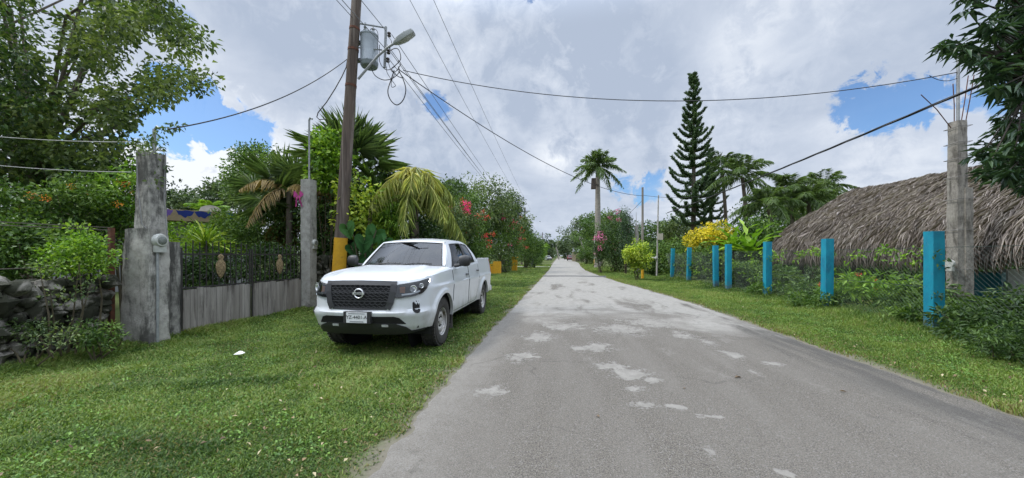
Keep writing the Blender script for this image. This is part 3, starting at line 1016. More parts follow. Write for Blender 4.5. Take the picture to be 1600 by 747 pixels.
# smaller poles down the street
def far_pole(label, x, y, h, r, arm=True, foot=None, mat=polewood, lean=0.0):
    P_ = thing('utility_pole' if arm else 'wooden_pole', label, 'utility pole' if arm else 'pole', (x, y, 0))
    bw(MB().tube([(x, y, -.05), (x + lean * .5, y, h * .5), (x + lean, y, h)], [r, r * .9, r * .75], 10), 'shaft', mat, P_, True)
    if foot:
        bw(MB().tube([(x, y, -.02), (x + lean * foot / h, y, foot)], [r * 1.06, r * 1.06], 10), 'painted_foot', yellow, P_, True)
    if arm:
        bw(MB().box(x - .95, x + .95, y - .06, y + .06, h - .75, h - .62), 'crossarm', mat, P_)
        bw(MB().box(x - .6, x + .6, y - .06, y + .06, h - 1.9, h - 1.8), 'crossarm', mat, P_)
    return P_


far_pole('wooden utility pole with crossarms beyond the left hedge', -6.2, 66, 10.4, .17)
far_pole('small distant utility pole at the far left end of the street', -6.1, 136, 10.4, .17)
rp_ = at(1004, 400, 23)
far_pole('plain wooden pole with an orange foot by the yellow green shrub', rp_.x, rp_.y, 5.85, .085, False, .62, pmat('grey_pole_wood', (.24, .22, .195), (.17, .155, .135), 8, .9, .4, 50, stretch=(1, 1, .1)))
sp_ = at(1026, 400, 24.5)
pw_ = far_pole('thin grey pole carrying a small box beside the blue fence posts', sp_.x, sp_.y, 5.6, .055, False, None, conc_grey, .12)
bw(MB().box(sp_.x + .06, sp_.x + .38, sp_.y - .16, sp_.y - .06, 2.55, 2.98), 'meter_box', pmat('box_cream', (.42, .39, .32), (.36, .33, .27), 6, .7), pw_)
bw(MB().tube([(sp_.x - .9, sp_.y, 1.34), (sp_.x - .04, sp_.y, 1.32)], .04, 6).lathe([(.001, -.1), (.07, -.08), (.1, 0), (.07, .08), (.001, .1)], 'z', 10, (sp_.x - .06, sp_.y - .07, 1.32)), 'bracket', meter_w, pw_, True)
dp_ = at(996, 400, 29)
DT = thing('dead_palm_trunk', 'pale dead palm trunk with a broken top behind the wooden pole', 'dead trunk', (dp_.x, dp_.y, 0))
bw(MB().tube([(dp_.x, dp_.y, 0), (dp_.x + .05, dp_.y, 1.5), (dp_.x - .05, dp_.y, 3.0), (dp_.x - .08, dp_.y, 3.9)], [.2, .17, .16, .13], 10).tube([(dp_.x - .08, dp_.y, 3.8), (dp_.x - .1, dp_.y, 5.0)], [.03, .012], 5).tube([(dp_.x - .08, dp_.y, 3.8), (dp_.x + .4, dp_.y, 4.3)], [.03, .012], 5).tube([(dp_.x - .08, dp_.y, 3.7), (dp_.x - .5, dp_.y, 4.2)], [.03, .012], 5), 'trunk', pmat('dead_bark', (.34, .32, .29), (.24, .225, .20), 6, .95), DT, True)

# ------------------------------------------------------------------ right boundary
def soiled(m, col=(.10, .085, .06), top=.42):
    """splashed soil round the foot of a thing"""
    t = m.node_tree
    p = next(n for n in t.nodes if n.type == 'BSDF_PRINCIPLED')
    src = p.inputs['Base Color'].links[0].from_socket
    co = nd(t, 'ShaderNodeTexCoord').outputs['Object']
    z = nd(t, 'ShaderNodeSeparateXYZ', {0: co}).outputs[2]
    f = mth(t, 'SUBTRACT', 1.0, ss(t, mth(t, 'ADD', z, mth(t, 'MULTIPLY', mth(t, 'SUBTRACT', noise(t, co, 9, 7, .7), .5), .9)), .05, top))
    g = ss(t, noise(t, co, 34, 5, .7), .60, .68)
    c = mixc(t, mth(t, 'MULTIPLY', f, .75), src, col)
    c = mixc(t, mth(t, 'MULTIPLY', g, .5), c, (.22, .25, .25))
    t.links.new(c, p.inputs['Base Color'])
    return m


bluem = pmat('turquoise_paint', (.003, .26, .37), (.003, .19, .30), 5, .6, .35, 18, c3=(.004, .11, .20), s3=2.4, t3=(.55, .72), stretch=(1, 1, .5))
soiled(bluem)
POSTS = [(7.08, 7.80), (7.05, 10.5), (7.08, 13.3), (7.0, 15.95), (7.0, 17.15), (7.05, 20.7), (7.05, 23.6)]
PLAB = ['nearest and broadest turquoise fence post, beside the grey concrete pole', 'turquoise fence post in front of the left edge of the thatched roof',
        'turquoise fence post standing just left of the thatched roof', 'nearer of the two turquoise posts set close together', 'farther of the two turquoise posts set close together',
        'turquoise post in front of the yellow leaved bush, next but last of the row', 'farthest turquoise fence post, last of the row beside the thin pole']
for (x, y), lb in zip(POSTS, PLAB):
    s_ = .098
    tl = rng.normal() * .028
    mb = MB()
    rough_box(mb, x - s_, x + s_, y - s_, y + s_, -.05, 1.93 + rng.normal() * .015, .006, .09, top=(x - s_ + tl, x + s_ + tl, y - s_, y + s_))
    o = mb.build('fence_post', bluem, None, True, angle=30)
    tag(o, lb, 'fence post', 'turquoise fence posts along the right verge')

chain_m = pmat('chain_link_wire', (.07, .10, .085), (.05, .065, .06), 12, .6, metal=.2)
CF = thing('chain_link_fence', 'thin chain link fence strung between the turquoise posts', 'fence', (7.12, 15, 0))
mb = MB()
fx = 7.19
z0, z1 = .08, 1.62
sp = .085
yy = 4.5
V, F = [], []
ys_ = np.arange(4.2, 24.0, sp)
nseg = 6
for d in (-1, 1):
    for y in ys_:
        pts = []
        hgt = z1 - z0
        ya, yb = y, y + d * hgt
        k = len(V)
        r = .0010 + .00003 * y
        for (py, pz) in ((ya, z0), (yb, z1)):
            V += [(fx + d * .004 - r, py, pz), (fx + d * .004 + r, py - r, pz + r), (fx + d * .004 + r, py + r, pz - r)]
        F += [(k, k + 1, k + 4, k + 3), (k + 1, k + 2, k + 5, k + 4), (k + 2, k, k + 3, k + 5)]
mb.add(V, F)
bw(mb, 'mesh', chain_m, CF)
tw = MB()
for z in (z0, .85, z1):
    tw.tube([(fx, 3.5, z), (fx, 10.5, z - .012), (fx, 16, z + .01), (fx, 24, z)], .006, 4)
bw(tw, 'tension_wire', chain_m, CF)

# grey concrete pole with bare reinforcement
cx0, cy0 = 8.84, 9.22
CP = thing('concrete_pole', 'grey square concrete pole with bare steel rods sticking from its top', 'pole', (cx0, cy0, 0))
mb = MB()
rough_box(mb, cx0 - .135, cx0 + .10, cy0 - .13, cy0 + .13, -.05, 4.45, .012, .08, top=(cx0 - .115, cx0 + .085, cy0 - .11, cy0 + .11))
rough_box(mb, cx0 + .0, cx0 + .165, cy0 - .165, cy0 + .0, -.05, 2.95, .012, .08, top=(cx0 + .0, cx0 + .15, cy0 - .15, cy0 + .0))
rough_box(mb, cx0 - .20, cx0 + .20, cy0 - .20, cy0 + .17, -.05, .42, .02, .06)
bw(mb, 'shaft', concrete('ribbed_concrete', (.34, .32, .285), (.22, .205, .18), (.085, .078, .068), 3, (.47, .6)), CP, True, 30)
bwm = pmat('binding_wire_grey', (.2, .19, .18))
for z in (1.15, 2.02, 2.7, 3.2, 3.6, 3.95, 4.3):
    e_ = .01 if z > 3 else .035
    a_, b_ = (.145, .125) if z > 3 else (.165, .17)
    wr = MB().tube([(cx0 - a_, cy0 - a_ * 1.05 - e_ * .3, z), (cx0 + b_, cy0 - a_ * 1.05 - e_ * .3, z + .02), (cx0 + b_, cy0 + .15, z + .01), (cx0 - a_, cy0 + .15, z), (cx0 - a_, cy0 - a_ * 1.05 - e_ * .3, z)], .007, 4)
    bw(wr, 'binding_wire', bwm, CP, True)
for (px, py, qx, qy, dd) in ((1486, 194, 1439, 148, 7.95), (1491, 196, 1489, 131, 8.05), (1500, 196, 1513, 118, 8.1), (1507, 194, 1522, 117, 8.0)):
    bw(MB().tube([at(px, py + 6, dd), at((px + qx) / 2 + 1, (py + qy) / 2, dd), at(qx, qy, dd)], .009, 5), 'steel_rod', rust, CP, True)
bw(MB().tube([at(1497, 200, 8.0), at(1497, 88, 8.0)], .028, 8), 'pipe_mast', galv, CP, True)
meter(CP, cx0 - .30, cy0 - .12, 1.28, .085)

# ------------------------------------------------------------------ thatched palapa
thatch_m = leafmat('dry_thatch', (.105, .088, .079), (.185, .162, .147), (.275, .247, .226), trans=.08, rough=.85, spec=.15)
RX, RY0, RY1, RAD = 12.7, 17.0, 2.0, 3.15
PL = thing('palapa_hut', 'open garden hut under a big shaggy grey brown thatched roof', 'hut', (RX, 10, 0))


def eave(u):
    """u in metres along the eave from the near front corner, round the far end"""
    Ls = RY0 - RY1
    if u < Ls:
        return Vector((RX - RAD, RY1 + u, 0)), Vector((RX, RY1 + u, 0))
    a = (u - Ls) / RAD
    if a < math.pi:
        return Vector((RX - RAD * math.cos(a), RY0 + RAD * math.sin(a), 0)), Vector((RX, RY0, 0))
    v = u - Ls - math.pi * RAD
    return Vector((RX + RAD, RY0 - v, 0)), Vector((RX, RY0 - v, 0))


UT = (RY0 - RY1) * 2 + math.pi * RAD


def thatch_pt(u, v):
    e_, r_ = eave(u)
    q = e_.lerp(r_, v)
    rz = 4.05 + .24 * (min(r_.y, RY0) - RY1) / (RY0 - RY1)
    ez = 1.58 + .04 * math.sin(u * 1.3)
    q.z = ez + (rz - ez) * (.17 * (1 - (1 - min(v, 1)) ** 9) + .83 * v ** .84) + .07 * mnoise.noise((u * .6, v * 2.6, 1.0)) + .05 * mnoise.noise((u * 2.1, v * 6, 4.0))
    return q


rows = [[thatch_pt(UT * i / 120, v) for v in np.linspace(0, 1, 10)] for i in range(121)]
under = [[p_ - Vector((0, 0, .16)) for p_ in r_] for r_ in rows]
mb = MB().grid(rows, False).grid(under, True)
base = bw(mb, 'roof', pmat('thatch_base', (.085, .068, .055), (.05, .04, .033), 9, .95), PL, True)
N = 60000
Ls = RY0 - RY1
uu = np.where(rng.random(N) < .9, rng.uniform(0, Ls + RAD * 2.3, N), rng.uniform(0, UT, N))
vv = rng.random(N) ** 1.15 * 1.02
n2 = 5200
uu = np.concatenate([uu, rng.uniform(0, Ls + RAD * 2.4, n2)])
vv = np.concatenate([vv, rng.uniform(-.01, .05, n2)])
P_, D_, U_ = [], [], []
for u, v in zip(uu, vv):
    v = min(v, 1.0)
    a_ = thatch_pt(u, max(v, 0))
    b_ = thatch_pt(u, max(v, 0) + .04) if v < .95 else a_ + (a_ - thatch_pt(u, v - .04))
    d = (a_ - b_).normalized()
    e_, r_ = eave(u)
    side_ = d.cross(Vector((0, 0, 1))).normalized()
    nrm = side_.cross(d)
    if nrm.z < 0: nrm = -nrm
    P_.append(a_ + nrm * rng.uniform(.0, .07))
    hang = Vector((0, 0, -.9)) if v < .04 else Vector((0, 0, 0))
    D_.append(d + side_ * rng.normal() * .36 + nrm * (.05 + rng.normal() * .08) + hang * rng.uniform(.2, 1))
    U_.append(nrm + Vector(rng.normal(size=3)) * .3)
P_, D_, U_ = np.array(P_), np.array(D_), np.array(U_)
cl_ = npn(uu, vv * 3.5, 2.2, 3) * .12 + npn(uu, vv * 3.5, 7.0, 9) * .10
ed = np.where(vv < .035, -.12, 0)
rnd = np.clip(.5 + cl_ + ed + rng.normal(size=len(uu)) * .2, 0, 1)
o = leaf_obj('thatch', leaf_arrays(P_, D_, U_, rng.uniform(.25, .65, len(uu)), rng.uniform(.012, .030, len(uu)), rnd, fold=.3, curl=.2), thatch_m, PL)
pm_ = pmat('dark_pole_wood', (.085, .065, .05), (.05, .04, .032), 8, .9)
for (x, y) in ((9.95, 4.0), (9.95, 7.4), (9.9, 10.6), (9.95, 13.6), (10.4, 17.0), (12.6, 18.6), (15.2, 16.0), (15.2, 10.0), (15.2, 4.5)):
    bw(MB().tube([(x, y, 0), (x + .03, y, 1), (x, y + .02, 2.05)], [.085, .075, .07], 9), 'post', pm_, PL, True)

tbp = at(1541, 425, 10.4)
TB = thing('blue_counter', 'turquoise painted counter standing in the shade under the thatched roof', 'counter', (tbp.x, tbp.y, 0), R(40))
MB().box(-.62, .62, -.3, .3, .72, .98).build('counter_top', bluem, TB)
MB().box(.30, .60, -.25, .25, 0, .72).build('leg', bluem, TB)
MB().box(-.60, -.48, -.25, .25, 0, .72).build('leg', bluem, TB)
wp_ = at(1575, 400, 10.6)
WW = MB().box(0, 3.0, 0, .18, 0, 1.05)
o = WW.build('garden_wall', pmat('white_plaster', (.66, .66, .64), (.55, .55, .53), 4, .85, .2, 30), loc=(wp_.x, wp_.y, 0))
o.rotation_euler.z = R(28)
tag(o, 'low white plastered wall at the right end of the thatched hut', 'wall')
# green hose-like edging pipe by the fence
tag(MB().tube([(7.45, 9.1, .10), (7.5, 9.9, .11), (7.5, 10.9, .10)], .03, 6).build('edging_pipe', pmat('green_pipe', (.05, .28, .22))), 'green pipe lying along the foot of the fence', 'pipe')

# ------------------------------------------------------------------ left street side: yellow gate pillars
YG = []
for (px, d, w, h_, lb) in ((777, 29.5, .62, 1.0, 'yellow painted gate pillar with a sloping wing wall behind the pickup bed'), (804, 35, .5, 1.28, 'second yellow painted gate pillar farther along the left verge')):
    c_ = at(px, 400, d)
    G = thing('gate_pillar', lb, 'pillar', (c_.x, c_.y, 0), 0, 'yellow gate pillars')
    mb = rough_box(MB(), c_.x - w / 2, c_.x + w / 2, c_.y - .2, c_.y + .2, -.05, h_, .008, .12)
    bw(mb, 'shaft', yellow, G, True, 30)
    if d < 30:
        mb = MB().add([(c_.x - w / 2, c_.y - .1, 0), (c_.x - 1.4, c_.y - .1, 0), (c_.x - 1.4, c_.y - .1, .45), (c_.x - w / 2, c_.y - .1, .85), (c_.x - w / 2, c_.y + .1, 0), (c_.x - 1.4, c_.y + .1, 0), (c_.x - 1.4, c_.y + .1, .45), (c_.x - w / 2, c_.y + .1, .85)],
                      [(0, 1, 2, 3), (7, 6, 5, 4), (3, 2, 6, 7), (1, 5, 6, 2)])
        bw(mb, 'wing_wall', yellow, G)
    else:
        bw(MB().box(c_.x - w / 2 - .08, c_.x + w / 2 + .08, c_.y - .28, c_.y + .28, h_ + .004, h_ + .1), 'cap', yellow, G)
ga, gb = at(783, 400, 30), at(799, 400, 34.5)
mb = MB()
for k in range(16):
    q = ga.lerp(gb, (k + .5) / 16)
    mb.tube([(q.x, q.y, .08), (q.x, q.y, 1.1)], .018, 5)
for z in (.12, 1.05):
    mb.tube([(ga.x, ga.y, z), (gb.x, gb.y, z)], .025, 5)
tag(mb.build('iron_gate', iron), 'dark iron bar gate between the two yellow pillars', 'gate')
# ------------------------------------------------------------------ pickup truck
def build_truck():
    T = thing('pickup_truck', 'white double cab pickup parked on the grass with a black grille', 'pickup truck', (-2.78, 7.36, 0))
    OFF = (0, -2.63, 0)          # local y is measured from the front bumper, the empty stands under the middle
    # --- materials
    m, t = newmat('white_paint')
    co = nd(t, 'ShaderNodeTexCoord').outputs['Object']
    zz = nd(t, 'ShaderNodeSeparateXYZ', {0: co}).outputs[2]
    low = mth(t, 'SUBTRACT', 1.0, ss(t, zz, 0.42, 1.0))
    nn = ss(t, noise(t, nd(t, 'ShaderNodeMapping', {0: co, 3: (1, 1, .6)}).outputs[0], 3.5, 8, 0.65, 0.5), 0.42, 0.68)
    dirt = mth(t, 'MULTIPLY', mth(t, 'ADD', mth(t, 'MULTIPLY', nn, 0.75), 0.1), low)
    col = mixc(t, mth(t, 'MULTIPLY', dirt, 0.75), (0.56, 0.59, 0.62), (0.31, 0.285, 0.24))
    p = nd(t, 'ShaderNodeBsdfPrincipled', {'Base Color': col, 'Roughness': mth(t, 'ADD', 0.28, mth(t, 'MULTIPLY', dirt, 0.5)), 'Coat Weight': 0.5, 'Coat Roughness': 0.06, 'Specular IOR Level': 0.5})
    out(t, p.outputs[0])
    white = m
    black = pmat('black_plastic', (0.022, 0.023, 0.025), (0.03, 0.03, 0.032), 30, 0.5, 0.1, 300)
    grey = pmat('dark_grey_plastic', (0.036, 0.037, 0.041), (0.03, 0.031, 0.034), 30, 0.42)
    deep = pmat('deep_black', (0.008, 0.008, 0.009), None, 10, 0.8)
    chrome = pmat('chrome_metal', (0.72, 0.73, 0.75), (0.66, 0.67, 0.69), 10, 0.25, metal=0.55)
    silver = pmat('steel_rim_paint', (0.58, 0.58, 0.58), (0.42, 0.41, 0.39), 14, 0.4, metal=0.3, c3=(0.2, 0.17, 0.13), s3=6)
    rubber = pmat('tyre_rubber', (0.028, 0.027, 0.026), (0.05, 0.046, 0.04), 9, 0.85, 0.3, 60)
    m, t = newmat('tinted_glass')
    gl = nd(t, 'ShaderNodeBsdfGlossy', {'Color': (0.95, 0.97, 1.0), 'Roughness': 0.015})
    tp = nd(t, 'ShaderNodeBsdfTransparent', {'Color': (0.20, 0.25, 0.27)})
    fr = nd(t, 'ShaderNodeFresnel', {'IOR': 1.5})
    fa = mth(t, 'ADD', mth(t, 'MULTIPLY', fr.outputs[0], 0.62), 0.05, clamp=True)
    out(t, nd(t, 'ShaderNodeMixShader', {0: fa, 1: tp.outputs[0], 2: gl.outputs[0]}).outputs[0])
    glass = m
    m, t = newmat('clear_lens')
    gl = nd(t, 'ShaderNodeBsdfGlossy', {'Color': (1, 1, 1), 'Roughness': 0.02})
    tp = nd(t, 'ShaderNodeBsdfTransparent', {'Color': (0.85, 0.88, 0.9)})
    fr = nd(t, 'ShaderNodeFresnel', {'IOR': 1.5})
    out(t, nd(t, 'ShaderNodeMixShader', {0: mth(t, 'ADD', fr.outputs[0], 0.04), 1: tp.outputs[0], 2: gl.outputs[0]}).outputs[0])
    lens = m
    amber = pmat('amber_plastic', (0.42, 0.16, 0.06), None, 10, 0.3)
    red = pmat('red_lens', (0.4, 0.02, 0.02), None, 10, 0.25)
    seatm = pmat('dark_seat_cloth', (0.04, 0.04, 0.042), None, 10, 0.9)

    def B(mb, name, mat, parent=T, smooth=True, angle=40, weld=0.0):
        return mb.build(name, mat, parent, smooth, off=OFF, angle=angle, weld=weld)

    # --- body skin: plan curve swept through vertical profiles
    PLAN = [(0, 0), (.25, .006), (.48, .028), (.66, .085), (.79, .19), (.868, .34), (.905, .55), (.920, .93), (.92, 1.6), (.918, 2.6), (.915, 3.6), (.912, 4.3), (.905, 4.9), (.885, 5.15), (.80, 5.25), (.5, 5.27), (0, 5.27)]
    dense = []
    for i in range(len(PLAN) - 1):
        p0, p1, p2, p3 = PLAN[max(i - 1, 0)], PLAN[i], PLAN[i + 1], PLAN[min(i + 2, len(PLAN) - 1)]
        if i == 0: p0 = (-PLAN[1][0], PLAN[1][1])
        for k in range(24):
            u = k / 24
            dense.append(tuple(0.5 * (2 * p1[j] + (p2[j] - p0[j]) * u + (2 * p0[j] - 5 * p1[j] + 4 * p2[j] - p3[j]) * u * u + (3 * p1[j] - p0[j] - 3 * p2[j] + p3[j]) * u ** 3) for j in (0, 1)))
    dense.append(PLAN[-1])
    D = np.array(dense)
    S = np.concatenate([[0], np.cumsum(np.hypot(*np.diff(D, axis=0).T))])

    def plan(s):
        a = abs(s)
        x, y = np.interp(a, S, D[:, 0]), np.interp(a, S, D[:, 1])
        x2, y2 = np.interp(a + .01, S, D[:, 0]), np.interp(a + .01, S, D[:, 1])
        x1, y1 = np.interp(max(a - .01, 0), S, D[:, 0]), np.interp(max(a - .01, 0), S, D[:, 1])
        tx, ty = x2 - x1, y2 - y1
        l = math.hypot(tx, ty) or 1
        if a < 0.005: tx, ty, l = 1, 0, 1
        nx, ny = ty / l, -tx / l
        return (x, y, nx, ny) if s >= 0 else (-x, y, -nx, ny)

    S_END = S[-1]
    s_of_y = lambda y: float(np.interp(y, D[:380, 1], S[:380]))
    WF, WR, WZ, AR = .93, 4.08, .385, .465

    def prof(s, z):
        a = abs(s)
        x, y, _, _ = plan(a)
        side = interp(z, [(.3, -.05), (.42, -.03), (.55, -.008), (.72, .0), (.84, .006), (.92, .012), (.985, .026), (1.015, .004), (1.15, -.012), (1.24, -.028), (1.32, -.045), (1.44, -.06)])
        frt = interp(z, [(.3, -.12), (.36, -.07), (.44, -.02), (.53, .008), (.62, .044), (.655, .046), (.70, .010), (.9, .0), (1.03, -.02), (1.09, -.045), (1.15, -.09)])
        rear = interp(z, [(.3, 0), (.5, .03), (.62, .03), (.68, -.04), (1.0, -.04), (1.44, -.06)])
        w = 1 - min(1, max(0, (a - .85) / .5))
        w = w * w * (3 - 2 * w)
        wr = min(1, max(0, (y - 5.05) / .15))
        o = side * (1 - w) + frt * w
        o = o * (1 - wr) + rear * wr
        for cy_ in (WF, WR):
            r = math.hypot(y - cy_, z - WZ)
            if .2 < a < S_END - .3 and r > AR - .03:
                o += .034 * (1 - min(1, max(0, (r - AR - .05) / .05)))
        return o

    def bp(s, z, off=0.0):
        x, y, nx, ny = plan(s)
        o = prof(s, z) + off
        return (x + nx * o, y + ny * o, z)

    def zt(s):
        a = abs(s)
        x, y, _, _ = plan(a)
        if y < .36 and a < 1.5:
            return interp(a, [(0, 1.10), (.5, 1.095), (.75, 1.11), (1.0, 1.13), (1.2, 1.15)])
        return interp(y, [(.36, 1.145), (.9, 1.19), (1.36, 1.215), (2.0, 1.235), (3.0, 1.275), (3.60, 1.30), (3.66, 1.39), (5.1, 1.395), (5.27, 1.385)])

    def zb(s):
        a = abs(s)
        x, y, _, _ = plan(a)
        if y < .36 and a < 1.5:
            z = interp(a, [(0, .345), (.6, .35), (.9, .385), (1.2, .40)])
        else:
            z = interp(y, [(.36, .40), (1.4, .42), (3.6, .43), (4.6, .5), (5.27, .5)])
        for cy_ in (WF, WR):
            if abs(y - cy_) < AR and .5 < a < S_END - .5:
                z = max(z, WZ + math.sqrt(AR * AR - (y - cy_) ** 2))
        return z

    ss_ = list(np.arange(0, S_END, .03)) + [S_END]
    for cy_ in (WF, WR):
        for sg in (-1, 1):
            e_ = s_of_y(cy_ + sg * AR)
            ss_ += [e_ - .004, e_ + .004, e_ - .012, e_ + .012, e_ - sg * .02]
    sst = s_of_y(3.60)
    ss_ = sorted(set([round(float(x), 4) for x in ss_]))
    NV = 22
    cols = [[bp(s, zb(s) + (zt(s) - zb(s)) * k / NV) for k in range(NV + 1)] for s in ss_]
    body = MB().grid(cols, True)
    # inward lip round the bottom edge so the skin has thickness
    lip = []
    for s in ss_:
        x, y, z = bp(s, zb(s))
        _, _, nx, ny = plan(s)
        lip.append([(x, y, z), (x - nx * .05, y - ny * .05, z + .004)])
    body.grid(lip, False)
    # hood
    s_e = s_of_y(1.40)
    hood_s = np.linspace(0, s_e, 40)
    rows = []
    for s in hood_s:
        e_ = bp(s, zt(s))
        fx = s / s_e
        cx_ = .80 * fx ** .9
        c_ = (cx_, 1.24 + .16 * fx ** 2, 1.285 - .02 * fx ** 2)
        row = []
        for k in range(21):
            v = k / 20
            x = e_[0] + (c_[0] - e_[0]) * v
            y = e_[1] + (c_[1] - e_[1]) * v
            z = e_[2] + (c_[2] - e_[2]) * v + .040 * math.sin(math.pi * min(1, v) ** .62) * (1 - .75 * fx ** 3)
            # power bulge lines
            z += .028 * (1 / (1 + math.exp(-(.54 - x) / .011))) * (1 if x < .9 else 0) * min(1, v * 4) * min(1, max(0, (1 - v)) * 5 + .2)
            row.append((x, y, z))
        rows.append(row)
    body.grid(rows, True)

    # --- greenhouse
    def rail(a):
        return Vector((.625 + .035 * math.sin(math.pi * a), 1.90 + (3.42 - 1.90) * a, 1.715 + .05 * math.sin(math.pi * min(1, a * 1.05)) ** .8))

    def belt(a):
        y = 1.40 + (3.64 - 1.40) * a
        return Vector((.872 - .012 * abs(2 * a - 1) ** 3 - (.05 * max(0, 1 - a * 8)), y, interp(y, [(1.36, 1.215), (2.0, 1.235), (3.0, 1.275), (3.6, 1.30), (3.7, 1.305)])))

    def P(a, b, off=0.0):
        q = belt(a).lerp(rail(a), b)
        q.x += .03 * math.sin(math.pi * b) + off
        return tuple(q)

    def roof(u, w):
        y0 = 1.80 + .10 * u * u
        y1 = 3.46 - .04 * u * u
        e_ = rail(w)
        z0 = e_.z + (.022 if w > 0 else .022) * (1 - u * u)
        return (u * e_.x, y0 + (y1 - y0) * w, z0 + .030 * (1 - u * u) * math.sin(math.pi * min(1, max(0, w))) ** .5)

    def wsh(u, b, off=0.0):
        base = Vector((.80 * u, 1.235 + .165 * u * u, 1.288 - .022 * u * u))
        top = Vector(roof(u, 0))
        q = base.lerp(top, b)
        q += Vector((0, -.6, .8)) * (.022 * math.sin(math.pi * b) * (1 - .5 * u * u) + off)
        return tuple(q)

    RN = 24
    # shelf from the body top in to the belt line
    sh = []
    for i in range(41):
        a = i / 40
        y = belt(a).y
        sh.append([bp(s_of_y(y), zt(s_of_y(y))), tuple(belt(a))])
    body.grid(sh, True)
    # side frame cells round the windows
    A = [0, .085, .14, .47, .535, .86, .93, 1.0]
    Bv = [0, .06, .90, 1.0]
    wins = [(2, 1), (4, 1)]
    for i in range(len(A) - 1):
        for j in range(3):
            if j == 1 and i in (1, 2, 4):
                continue
            body.grid([[P(A[i] + (A[i + 1] - A[i]) * k / 4, Bv[j] + (Bv[j + 1] - Bv[j]) * q / 4) for q in range(5)] for k in range(5)], True)
    # roof
    for_u = [i / 12 for i in range(13)]
    body.grid([[roof(u, w) for u in for_u] for w in [0, .03, .08, .15, .25, .4, .55, .7, .82, .9, .95, .98, 1]])
    # windscreen surround: side strips and header
    body.grid([[wsh(u, b) for u in (.93, .965, 1.0)] for b in [0, .25, .5, .75, 1.0]])
    body.grid([[wsh(u, b) for u in [k * .93 / 8 for k in range(9)]] for b in (.94, .97, 1.0)])
    # A pillar outer face between screen edge and side frame
    body.grid([[wsh(1.0, b), P(0, b)] for b in [0, .2, .4, .6, .8, 1.0]], True)
    # rear wall of cab
    def back(u, b):
        lo = Vector((u * belt(1).x, 3.66 - .03 * u * u, 1.0 + .3 * 1))
        q = Vector((u * belt(1).x, 3.66, 1.28)).lerp(Vector(roof(u, 1)), b)
        return tuple(q)
    for (u0, u1, b0, b1) in [(0, .75, 0, .15), (0, .75, .85, 1), (.75, 1, 0, 1)]:
        body.grid([[back(u0 + (u1 - u0) * k / 4, b0 + (b1 - b0) * q / 3) for k in range(5)] for q in range(4)], True)
    body.grid([[P(1.0, b), back(1, b)] for b in [0, .25, .5, .75, 1]], True)
    # bed rails, inner walls, front bed wall
    bed = []
    for i in range(31):
        y = 3.66 + (5.24 - 3.66) * i / 30
        s = s_of_y(y) if y < 5.1 else None
        xo = .86 if y < 5.0 else .86 - .06 * ((y - 5.0) / .24) ** 2
        bx = bp(s, zt(s)) if s else (xo, y, 1.39)
        bed.append([bx, (bx[0] - .02, y, 1.402), (.79, y, 1.40), (.78, y, .86)])
    body.grid(bed, True)
    body.grid([[(0, 3.66, .86), (0, 3.66, 1.385)], [(.86, 3.66, .86), (.86, 3.66, 1.385)]])
    body.grid([[(0, 3.66, .87), (0, 5.2, .87)], [(.79, 3.66, .87), (.79, 5.2, .87)]])
    body.grid([[(0, 5.19, .86), (0, 5.19, 1.39), (0, 5.24, 1.385)], [(.79, 5.19, .86), (.79, 5.19, 1.39), (.79, 5.24, 1.385)]], True)
    body.mirror_x()
    B(body, 'body', white, weld=.002, angle=32)

    # --- underbody and wheel wells
    ub = MB().box(-.6, .6, .35, 5.05, .36, .78).box(-.78, .78, .2, .5, .42, .8).box(-.8, .8, 1.42, 3.55, .44, .6).box(-.75, .75, 4.6, 5.1, .52, .8)
    ub.box(-.12, .12, 3.6, 4.6, .25, .45)
    B(ub, 'chassis', deep, smooth=False)
    for sx_ in (-1, 1):
        for cy_ in (WF, WR):
            well = MB()
            well.grid([[(sx_ * x, cy_ + (AR + .012) * math.cos(a), WZ + (AR + .012) * math.sin(a)) for a in np.linspace(-.25, math.pi + .25, 20)] for x in (.50, .89)])
            well.lathe([(0, 0), (AR + .01, 0)], 'x', 24, (sx_ * .50, cy_, WZ))
            B(well, 'wheel_well', deep)

    # --- patches laid on the skin
    def patch(name, mat, st, off=.006, back_=.03, nz=6, parent=T, mirror=False, smooth=True, ns=3):
        """st: (s, zlow, zhigh) stations; a panel standing off the skin with folded edges"""
        fine = []
        for i in range(len(st) - 1):
            for k in range(ns):
                u = k / ns
                fine.append(tuple(st[i][j] + (st[i + 1][j] - st[i][j]) * u for j in range(3)))
        fine.append(st[-1])
        mb = MB()
        sides = (1, -1) if mirror else (1,)
        for sg in sides:
            rows = []
            for s, z0, z1 in fine:
                r = [bp(sg * s, z0, off - back_)] + [bp(sg * s, z0 + (z1 - z0) * k / nz, off) for k in range(nz + 1)] + [bp(sg * s, z1, off - back_)]
                rows.append(r)
            s, z0, z1 = fine[0]
            rows.insert(0, [bp(sg * s, z0 + (z1 - z0) * min(1, max(0, (k - 1) / nz)), off - back_) for k in range(nz + 3)])
            s, z0, z1 = fine[-1]
            rows.append([bp(sg * s, z0 + (z1 - z0) * min(1, max(0, (k - 1) / nz)), off - back_) for k in range(nz + 3)])
            mb.grid(rows, sg > 0)
        return B(mb, name, mat, parent, smooth, 35)

    # lower intake and valance
    val = patch('bumper_valance', black, [(-1.0, .37, .40), (-.75, .345, .385), (-.66, .335, .45), (-.50, .33, .505), (0, .33, .505), (.50, .33, .505), (.66, .335, .45), (.75, .345, .385), (1.0, .37, .40)], off=.012)
    patch('lower_intake', deep, [(-.66, .49, .495), (-.57, .495, .585), (-.50, .50, .605), (0, .50, .605), (.50, .50, .605), (.57, .495, .585), (.66, .49, .495)], off=.004)
